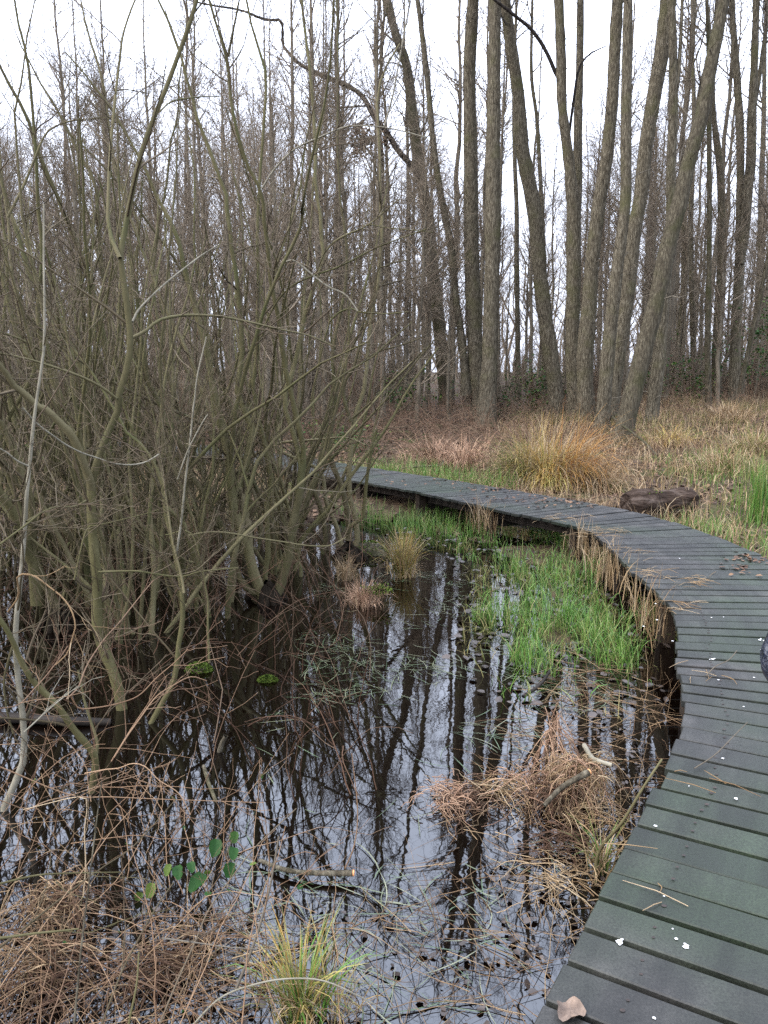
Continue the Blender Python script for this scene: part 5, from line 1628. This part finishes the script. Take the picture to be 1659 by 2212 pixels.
    branch('floating_log', [(-40, 1548, .03), (60, 1552, .03), (140, 1557, .03), (240, 1560, .01)], 'dark waterlogged log floating at the left edge', 'wet_wood', (22, 16), cut=False, cat='log')
    branch('dead_stake', [(1182, 1645, -.02), (1182, 1600, .1), (1182, 1580, .16)], 'short upright dead stake just left of the rush sheaf', 'straw', (8, 7), cut=False, cat='stake')
    branch('dead_stick', [(1130, 1505, .02), (1165, 1480, .05), (1195, 1440, .06)], 'black wet stick lying in the green grass patch', 'wet_wood', (8, 6), cut=False, cat='stick')
    branch('sapling', [(1288, 1905, 0), (1290, 1850, .10), (1310, 1815, .18), (1345, 1775, .28), (1390, 1700, .42), (1430, 1640, .5)], 'thin greenish sapling stem leaning along the edge of the near boards', 'willow', (8, 4), cut=False, cat='sapling')
    branch('twig', [(1500, 1660, .37), (1545, 1630, .39), (1590, 1585, .40), (1615, 1560, .41)], 'thin bare twig lying over the boards after the kink', 'twig', (2.5, 1.5), cut=False, cat='twig')
    branch('twig', [(1525, 1460, .37), (1545, 1440, .40), (1575, 1425, .42), (1592, 1405, .45)], 'small twig standing up between boards on the bend', 'twig', (2.5, 1.5), cut=False, cat='twig')
    # mossy stones / stumps barely above water
    for px, py, rx, lab in [(430, 1448, .07, 'bright green moss cushion on a sunken stump in the dark pool'), (578, 1470, .05, 'dim mossy lump in the water right of the bright moss cushion'), (795, 1196, .16, 'low dark mossy root beside the right willow clump')]:
        p = gp(px, py, 0)
        t = thing('mossy_stump', (p[0], p[1], 0), lab, 'stump')
        b = MB()
        u, v = np.meshgrid(np.linspace(0, 2 * math.pi, 17), np.linspace(0, math.pi / 2, 7))
        nn = 1 + .18 * np.sin(u * 3 + px) * np.sin(v) + .1 * np.sin(u * 5)
        V = np.stack([p[0] + rx * 1.3 * nn * np.cos(u) * np.sin(v), p[1] + rx * .8 * nn * np.sin(u) * np.sin(v), -.03 + rx * .95 * np.cos(v)], -1)
        idx = np.arange(17 * 7).reshape(7, 17)
        b.add(V.reshape(-1, 3), np.stack([idx[:-1, :-1], idx[1:, :-1], idx[1:, 1:], idx[:-1, 1:]], -1).reshape(-1, 4))
        b.build('stump', MT['bark_dark'], t, (p[0], p[1], 0))
        c = MB()
        k = 500
        uu, vv = RNG.uniform(0, 6.28, k), np.arccos(RNG.uniform(.15, 1, k))
        leaves(c, np.stack([p[0] + rx * 1.3 * np.cos(uu) * np.sin(vv), p[1] + rx * .8 * np.sin(uu) * np.sin(vv), -.02 + rx * np.cos(vv)], -1), .02, .9)
        c.build('moss', MT['moss'], t, (p[0], p[1], 0))

    # fallen log behind the bend
    a, e = gp(1352, 1088, .33), gp(1495, 1078, .33)
    P = np.stack([a * (1 - u) + e * u + np.array([0, 0, -.02 * u]) for u in np.linspace(0, 1, 18)])
    R = .165 * (1 + .10 * np.sin(np.linspace(0, 9, 18)) + RNG.normal(0, .03, 18))
    R[0] *= .75
    R[-1] *= .8
    o = tuple(a)
    t = thing('fallen_log', o, 'thick rotten log lying on the bank just beyond the boardwalk bend', 'log')
    b = MB()
    P, R = resample(P, R, 60)
    b.tubes(P, R, 40, cap=True)
    lg = b.build('log', MT['log'], t, o)
    ax = nrm(e - a)
    for v in lg.data.vertices:                             # ridged, sagging, partly rotted away
        co = np.array(v.co)
        u_ = float(co @ ax)
        rad = co - ax * u_ - np.array([0, 0, 0])
        an = math.atan2(rad[2], float(np.hypot(rad[0], rad[1]) * np.sign(rad @ np.cross(ax, [0, 0, 1]))))
        f = .92 + .22 * (float(vnoise(an * 3.5 + 20, u_ * 1.5, 1.0, 51)) - .5) + .16 * (float(vnoise(an * 9 + 40, u_ * 5, 1.0, 52)) - .5)
        v.co = ax * u_ + rad * f
    b = MB()
    n = 90
    q = P[RNG.integers(8, 26, n)] + np.column_stack([RNG.normal(0, .06, n), RNG.normal(0, .06, n), np.full(n, .13)])
    leaves(b, q, .022, .8)
    b.build('moss', MT['moss'], t, o)
    branch('fallen_branch', [(1400, 905, .5), (1470, 895, .6), (1490, 890, .7), (1530, 915, .35)], 'black dead branch lying on the far bank between the alders', 'bark_dark', (9, 7), cut=False)
    branch('fallen_branch', [(870, 1012, .3), (905, 1008, .35), (950, 1005, .35), (958, 995, .4)], 'grey crooked branch lying in the grass just behind the boardwalk', 'bark', (5, 3), cut=False)
    branch('fallen_branch', [(1285, 870, .9), (1340, 915, .7), (1392, 955, .5), (1420, 985, .3)], 'dark thin branch slanting down across the foot of the alder clump', 'bark_dark', (7, 4), cut=False)

    # evergreen leafy bushes
    for px, py, w, h, n, lab in [(735, 985, .32, .75, 500, 'dark green holly-like bush just behind the boardwalk and the right willow clump'),
                                 (800, 985, .35, .5, 160, 'sparse bramble bush with a few pale yellow leaves behind the boardwalk'),
                                 (1140, 850, 1.0, 1.6, 700, 'green-leaved bush showing between the parallel pair and the tilting alder'),
                                 (880, 860, 1.1, 1.4, 500, 'grey-green bush in the shade left of the parallel alder pair'),
                                 (1480, 840, 1.3, 1.4, 600, 'yellow-green bush on the far bank behind the leaning alders'),
                                 (1640, 830, 1.6, 2.2, 1300, 'olive green bush on the rising bank at the right edge')]:
        p = gp(px, py, .3)
        if p[1] > 30:
            p = at(px, py, 26)
        z = float(ground_z(p[0], p[1]))
        t = thing('evergreen_bush', (p[0], p[1], z), lab, 'bush')
        b = MB()
        st = np.column_stack([p[0] + RNG.normal(0, w * .2, 16), p[1] + RNG.normal(0, w * .2, 16), np.full(16, z)])
        P, R = arching(b, st, h * 1.1, .007, 8, .4, 4)
        B, Rb = spawn(P, R, 6, .25, 1, h * .4, .8, .6, 5, .2, .02, .002)
        b.tubes(B, Rb, 3)
        b.build('stems', MT['brush'], t, (p[0], p[1], z))
        c = MB()
        k = RNG.integers(0, len(B), n)
        q = B[k, RNG.integers(1, 5, n)] + RNG.normal(0, .04 * w + .01, (n, 3))
        leaves(c, q, .055 if p[1] < 15 else .085, .6)
        c.build('leaves', MT['leaf_green'], t, (p[0], p[1], z))

    # foreground: grass tuft, bramble with green leaves, long canes and rods
    p = gp(650, 2200, 0)
    tussock('grass_tuft', p[0], p[1], 0, 170, .26, .0052, ['grass', 'grass_dull', 'sedge'], 'green and yellow grass tuft fanning out at the bottom edge of the picture', spread=.05, lean=.6, droop=.9)
    p = gp(720, 2190, 0)
    tussock('grass_tuft', p[0], p[1], 0, 60, .2, .003, ['sedge', 'straw'], 'rusty thin grass tuft right of the green one at the bottom edge', spread=.06, lean=.8)
    p = gp(1300, 1890, 0)
    tussock('grass_tuft', p[0], p[1], 0, 70, .22, .005, ['grass', 'straw', 'grass_dull'], 'small yellow-green grass tuft against the side of the near boards', spread=.03, lean=.5)
    heap(110, 2000, 'matted rounded straw tussock in the lower left among the canes', [(0, 0, .13, .16, 130, 3), (.03, .04, .10, .16, 90, 2)], 'grass tussock', 'grass_tussock')
    heap(40, 2120, 'matted dead grass heap in the bottom left corner', [(0, 0, .10, .22, 120, 3), (.1, -.03, .09, .2, 110, 2)], 'grass tussock', 'grass_tussock')
    heap(330, 2120, 'loose brown stalk heap at the bottom edge, left of the green tuft', [(0, 0, .06, .26, 110, 2), (.1, .08, .05, .24, 60, 3)], 'grass tussock', 'grass_tussock')
    p = gp(440, 1950, 0)
    o = (p[0], p[1], 0)
    t = thing('bramble_plant', o, 'small bramble with several broad green leaves over the water in the lower left', 'bramble')
    b = MB()
    lp = []
    for tips in [[(400, 1985), (395, 1930), (375, 1890)], [(405, 1980), (430, 1900), (470, 1830), (505, 1815)], [(402, 1985), (420, 1920), (435, 1905)], [(400, 1990), (350, 1950), (325, 1915)]]:
        Q = np.array([at(q[0], q[1], p[1] + .05 * i) for i, q in enumerate(tips)])
        P = catmull(Q, 12)
        b.tubes(P, np.linspace(.003, .0014, 12), 5)
    b.build('canes', MT['cane'], t, o)
    for px, py, s, rv in [(465, 1828, .06, .2), (505, 1842, .055, .3), (508, 1806, .045, .6), (500, 1876, .055, .3), (385, 1882, .05, .35), (412, 1872, .04, .2), (434, 1908, .075, .25), (366, 1877, .04, .9), (325, 1920, .05, 1.0), (303, 1935, .04, .9)]:
        c = at(px, py, p[1] + .02)
        n = 15
        a = np.linspace(0, 2 * math.pi, n, endpoint=False)
        u = nrm(np.array([RNG.normal(0, .3), RNG.normal(0, .3) - .6, .8]))
        x = nrm(np.cross(u, [0, 0, 1.0]) + RNG.normal(0, .2, 3))
        y = np.cross(u, x)
        rr = s / 2 * (1 + .12 * (np.arange(n) % 2))
        pr = [c + x * rr[i] * math.sin(a[i]) * .72 + y * rr[i] * (math.cos(a[i]) + .25 * math.cos(a[i]) ** 2) + u * s * .32 * abs(math.sin(a[i])) for i in range(n)]
        b = MB()
        b.add(np.vstack([pr, c[None]]), tris=[(i, (i + 1) % n, n) for i in range(n)], rnd=rv)
        b.build('leaf', MT['leaf_green'], t, o)

    def rod(px, w, Y0, Y1, m, lab, side=0, L=.25, name='bramble_cane', cat='cane', ext=0):
        a = np.array(px, float)
        P, R = stem_line(px, w[0] * .8, w[1] * .7, Y0, Y1, n=24)
        o = tuple(P[0])
        t = thing(name, o, lab, cat)
        b = MB()
        b.tubes(P, R, 6, rnd=RNG.random())
        st = b.build('stem', MT[m], t, o)
        if side:
            c = MB()
            B, Rb = spawn(P[None], R[None], side, .15, 1, L, .7, .6, 7, .16, .03, .001, rmax=.003)
            c.tubes(B, Rb, 4)
            B2, Rb2 = spawn(B, Rb, 2, .3, 1, L * .5, .8, .7, 5, .2, .02, .0009, rmax=.002)
            c.tubes(B2, Rb2, 3)
            c.build('twig_sprays', MT[m], st, o)
    z7 = lambda pts: px_of((7, pts))
    z0 = lambda pts: px_of((0, pts))
    rod(z7([(-60, 870), (0, 850), (140, 820), (260, 700), (350, 600), (450, 470), (510, 380)]), (4, 3), 2.7, 3.1, 'cane', 'tan bramble cane rising from the left edge across the upright pale rod', 5)
    rod(z7([(540, 760), (570, 820), (610, 852), (750, 840), (900, 810), (1050, 750), (1180, 620), (1320, 500), (1420, 400)]), (5, 3), 3.0, 3.3, 'cane', 'bright tan cane bent like a hook in front of the green forked trunk', 4)
    rod(z7([(860, 1220), (960, 1060), (1060, 920), (1180, 760), (1300, 680), (1440, 610), (1560, 640)]), (5, 3), 3.0, 3.4, 'cane', 'tan cane arching right over the pool beside a thin double of itself', 5)
    rod(z7([(840, 1250), (980, 1020), (1080, 870), (1170, 740), (1260, 600)]), (4, 2.5), 3.05, 3.35, 'cane', 'thin cane running close along the tan arching one', 4)
    rod(z7([(190, 1625), (350, 1550), (520, 1510), (700, 1450), (850, 1410), (1060, 1350)]), (4, 2.5), 2.5, 2.9, 'cane', 'orange cane lying nearly level low over the left water', 3)
    rod(z7([(640, 1340), (800, 1310), (900, 1300), (1000, 1265), (1100, 1290), (1200, 1390), (1350, 1490), (1440, 1650)]), (4, 2.5), 2.6, 2.5, 'cane', 'orange cane humped in the middle and dropping to the right', 4)
    rod(z7([(500, 780), (590, 690), (640, 560), (700, 450), (800, 310), (900, 200), (1060, 0), (1160, -120)]), (5, 3), 3.2, 3.8, 'brush', 'straight pinkish rod slanting up right across the green forked trunk', 5)
    rod(z7([(180, 1030), (400, 830), (590, 680)]), (5, 4), 2.9, 3.1, 'pale_stem', 'short pale rod slanting up right from the near pale willow rod', 3)
    rod(px_of((5, [(60, 1540), (140, 1420), (130, 1275), (200, 1258), (270, 1275), (370, 1350), (470, 1430), (540, 1530), (570, 1650)]), (7, [(550, 300), (510, 430), (420, 520)])), (6, 4), 3.2, 3.0, 'straw', 'pale straw cane arched over like a shepherd crook at the left', 4)
    rod(z0([(660, 1250), (690, 1171), (760, 1000), (850, 800), (900, 680), (1000, 540), (1100, 410), (1280, 240)]), (6, 3.5), 1.75, 2.6, 'willow_twig', 'long straight grey-green rod slanting up right in front of the bramble leaves', 4)
    rod(z0([(420, 1230), (440, 1171), (520, 960), (600, 800), (680, 660), (750, 560)]), (6, 4), 1.7, 2.2, 'willow_twig', 'straight rod parallel to the long grey-green one on its left', 3)
    rod(z0([(1020, 1020), (1080, 870), (1130, 720), (1170, 560), (1205, 360)]), (9, 6), 1.95, 2.1, 'twig', 'thick grey-brown dead stalk standing nearly upright over the front water', 0, name='dead_stalk')
    rod(z0([(310, 1230), (320, 1171), (350, 850), (380, 600), (410, 350), (440, 120)]), (8, 4), 1.7, 2.0, 'bark_dark', 'black upright stalk in the lower left foreground', 2, name='dead_stalk')
    rod(z0([(820, 1190), (950, 1060), (1100, 1000), (1250, 975), (1400, 985), (1550, 1050), (1660, 1110)]), (7, 4), 1.75, 1.8, 'pale_stem', 'pale bleached rod arching over the green grass tuft', 0)
    rod(z0([(-60, 880), (0, 840), (150, 720), (300, 600), (450, 490), (580, 400), (760, 200)]), (8, 3), 1.9, 2.6, 'willow_twig', 'thick greenish rod rising from the left edge toward the bramble leaves', 5)
    rod(z0([(-60, 800), (0, 800), (150, 780), (250, 770), (340, 760)]), (10, 6), 1.9, 2.0, 'willow', 'short mossy rod pointing in from the left edge low down', 1)
    rod(z0([(-60, 575), (0, 565), (150, 530), (290, 520), (520, 515)]), (9, 4), 2.1, 2.3, 'willow', 'greenish level rod pointing in from the left edge above the short mossy one', 3)
    rod(z0([(550, 1230), (560, 1150), (590, 1000), (600, 860)]), (8, 5), 1.75, 1.85, 'willow', 'short yellow-green stalk upright in the bottom foreground', 0, name='dead_stalk')
    rod(z0([(700, 800), (850, 820), (1000, 840), (1200, 850)]), (5, 3), 1.95, 2.0, 'twig', 'grey twig lying level across the foot of the thick dead stalk', 3)
    rod(z0([(0, 60), (300, 180), (480, 190), (700, 200), (850, 205), (1140, 215)]), (4, 2.5), 2.4, 2.7, 'cane', 'long thin brown cane stretched level across the left pool', 5)
    rod(z0([(360, 620), (370, 480), (365, 340), (375, 230), (340, 190), (100, 245)]), (4, 3), 2.3, 2.4, 'straw', 'thin straw cane folded over to the left above the stalk mat', 2)
    rod(z0([(1490, 500), (1530, 400), (1545, 250), (1520, 0)]), (4, 3), 2.4, 2.6, 'stalk', 'thin yellowish stalk upright beside the floating cut branch', 0, name='dead_stalk')

    # a curled dead leaf at the edge of the near boards
    p = gp(1232, 2190, .362)
    t = thing('dead_leaf', tuple(p), 'single large curled brown leaf on the near boards at the bottom edge', 'leaf')
    n = 22
    a = np.linspace(0, 2 * math.pi, n, endpoint=False)
    rr = .033 * (1 + .07 * np.cos(5 * a) + .05 * np.cos(3 * a + 1)) * RNG.uniform(.93, 1.07, n)
    ringo = np.stack([p[0] + rr * np.cos(a), p[1] + rr * np.sin(a), p[2] + .004 + .022 * np.abs(np.sin(a * 1.5 + .4)) ** 2], 1)
    ringi = np.stack([p[0] + rr * .55 * np.cos(a), p[1] + rr * .55 * np.sin(a), p[2] + .006 + .004 * np.sin(a * 5)], 1)
    b = MB()
    k = np.arange(n)
    b.add(np.vstack([ringo, ringi, [[p[0], p[1], p[2] + .009]]]), np.stack([k, (k + 1) % n, n + (k + 1) % n, n + k], 1), [(n + i, n + (i + 1) % n, 2 * n) for i in range(n)], rnd=.95)
    b.build('blade', MT['straw_leaf'], t, tuple(p))


MT['straw_leaf'] = mat('tan dead leaf', [(.06, .042, .032), (.16, .115, .085)], 30, rough=.7, spec=.3, bump=.6)
build_plants()


# ------------------------------------------------------------------ the person at the right edge, standing beside the photographer
def skin_mesh(name, nodes, edges, m, parent, org, sub=2):
    me = bpy.data.meshes.new(name)
    me.from_pydata([tuple(np.array(n[:3]) - np.array(org)) for n in nodes], edges, [])
    o = bpy.data.objects.new(name, me)
    COL.objects.link(o)
    o.parent = parent
    sk = o.modifiers.new('skin', 'SKIN')
    sk.use_smooth_shade = True
    ss = o.modifiers.new('smooth', 'SUBSURF')
    ss.levels = ss.render_levels = sub
    for v, n in zip(me.skin_vertices[0].data, nodes):
        v.radius = (n[3], n[4] if len(n) > 4 else n[3])
    me.skin_vertices[0].data[0].use_root = True
    me.materials.append(m)
    return o


def build_person():
    cx, cy, z0 = 1.02, 1.26, .36
    org = (cx, cy, z0)
    t = thing('person', org, 'person in a dark navy quilted coat, only an elbow showing at the right edge', 'person')
    H = 1.70
    # body: one continuous surface (legs, trunk, neck, head, arms)
    n = [(cx, cy, z0 + .90, .15, .11),                                                        # 0 pelvis
         (cx, cy, z0 + 1.12, .135, .10), (cx, cy, z0 + 1.30, .15, .11), (cx, cy, z0 + 1.42, .10, .08), (cx, cy + .005, z0 + 1.48, .055), (cx, cy + .01, z0 + 1.55, .07), (cx, cy + .01, z0 + 1.63, .082), (cx, cy, z0 + 1.68, .05),
         (cx - .09, cy, z0 + .82, .085), (cx - .10, cy + .01, z0 + .48, .058), (cx - .10, cy - .01, z0 + .10, .04),                     # 8-10 left leg
         (cx + .09, cy, z0 + .82, .085), (cx + .10, cy + .01, z0 + .48, .058), (cx + .10, cy - .01, z0 + .10, .04),
         (cx - .19, cy, z0 + 1.37, .058), (cx - .355, cy - .12, z0 + 1.09, .036), (cx - .22, cy + .05, z0 + .96, .028),                  # 14-16 left arm, hand towards the pocket
         (cx + .19, cy, z0 + 1.37, .058), (cx + .26, cy - .06, z0 + 1.09, .036), (cx + .24, cy + .10, z0 + .90, .028)]
    e = [(0, 1), (1, 2), (2, 3), (3, 4), (4, 5), (5, 6), (6, 7), (0, 8), (8, 9), (9, 10), (0, 11), (11, 12), (12, 13), (3, 14), (14, 15), (15, 16), (3, 17), (17, 18), (18, 19)]
    skin_mesh('body', n, e, MT['skin'], t, org)
    # coat: trunk and puffy sleeves in ribs
    cn = [(cx, cy, z0 + .78, .20, .15), (cx, cy, z0 + .95, .19, .15), (cx, cy, z0 + 1.15, .18, .14), (cx, cy, z0 + 1.32, .18, .135), (cx, cy, z0 + 1.43, .12, .10), (cx, cy, z0 + 1.50, .075, .075)]
    ce = [(i, i + 1) for i in range(5)]

    def sleeve(sh, el, wr):
        first = len(cn)
        pts = [sh * (1 - u) + el * u for u in np.linspace(0, 1, 6)] + [el * (1 - u) + wr * u for u in np.linspace(0, 1, 6)[1:]]
        for i, p in enumerate(pts):
            r = .074 - .0022 * i + (.006 if i % 2 else -.004)
            cn.append((*p, r))
        ce.append((4, first))
        ce.extend((i, i + 1) for i in range(first, first + len(pts) - 1))
    sleeve(np.array([cx - .19, cy, z0 + 1.37]), np.array([EL[0], EL[1], EL[2]]), np.array([cx - .22, cy + .06, z0 + .95]))
    sleeve(np.array([cx + .19, cy, z0 + 1.37]), np.array([cx + .29, cy - .06, z0 + 1.09]), np.array([cx + .25, cy + .10, z0 + .93]))
    skin_mesh('coat', cn, ce, MT['coat'], t, org)
    tn = [(cx, cy, z0 + .88, .15, .12), (cx - .095, cy, z0 + .78, .105), (cx - .10, cy + .012, z0 + .48, .075), (cx - .10, cy - .01, z0 + .09, .062), (cx + .095, cy, z0 + .78, .105), (cx + .10, cy + .012, z0 + .48, .075), (cx + .10, cy - .01, z0 + .09, .062)]
    skin_mesh('trousers', tn, [(0, 1), (1, 2), (2, 3), (0, 4), (4, 5), (5, 6)], MT['trousers'], t, org)
    for s in (-1, 1):
        skin_mesh('boot', [(cx + s * .10, cy - .03, z0 + .055, .052, .05), (cx + s * .10, cy - .02, z0 + .16, .055), (cx + s * .10, cy + .06, z0 + .045, .045, .042), (cx + s * .105, cy + .17, z0 + .038, .035, .036)], [(0, 1), (0, 2), (2, 3)], MT['boot'], t, org, 2)
    # hair and face
    h = MB()
    u, v = np.meshgrid(np.linspace(0, 2 * math.pi, 25), np.linspace(0, math.pi * .62, 12))
    V = np.stack([cx + .092 * np.cos(u) * np.sin(v), cy - .012 + .105 * np.sin(u) * np.sin(v), z0 + 1.60 + .125 * np.cos(v)], -1)
    idx = np.arange(25 * 12).reshape(12, 25)
    h.add(V.reshape(-1, 3), np.stack([idx[:-1, :-1], idx[1:, :-1], idx[1:, 1:], idx[:-1, 1:]], -1).reshape(-1, 4))
    h.build('hair', MT['hair'], t, org)


EL = (.604, 1.10, 1.43)
build_person()
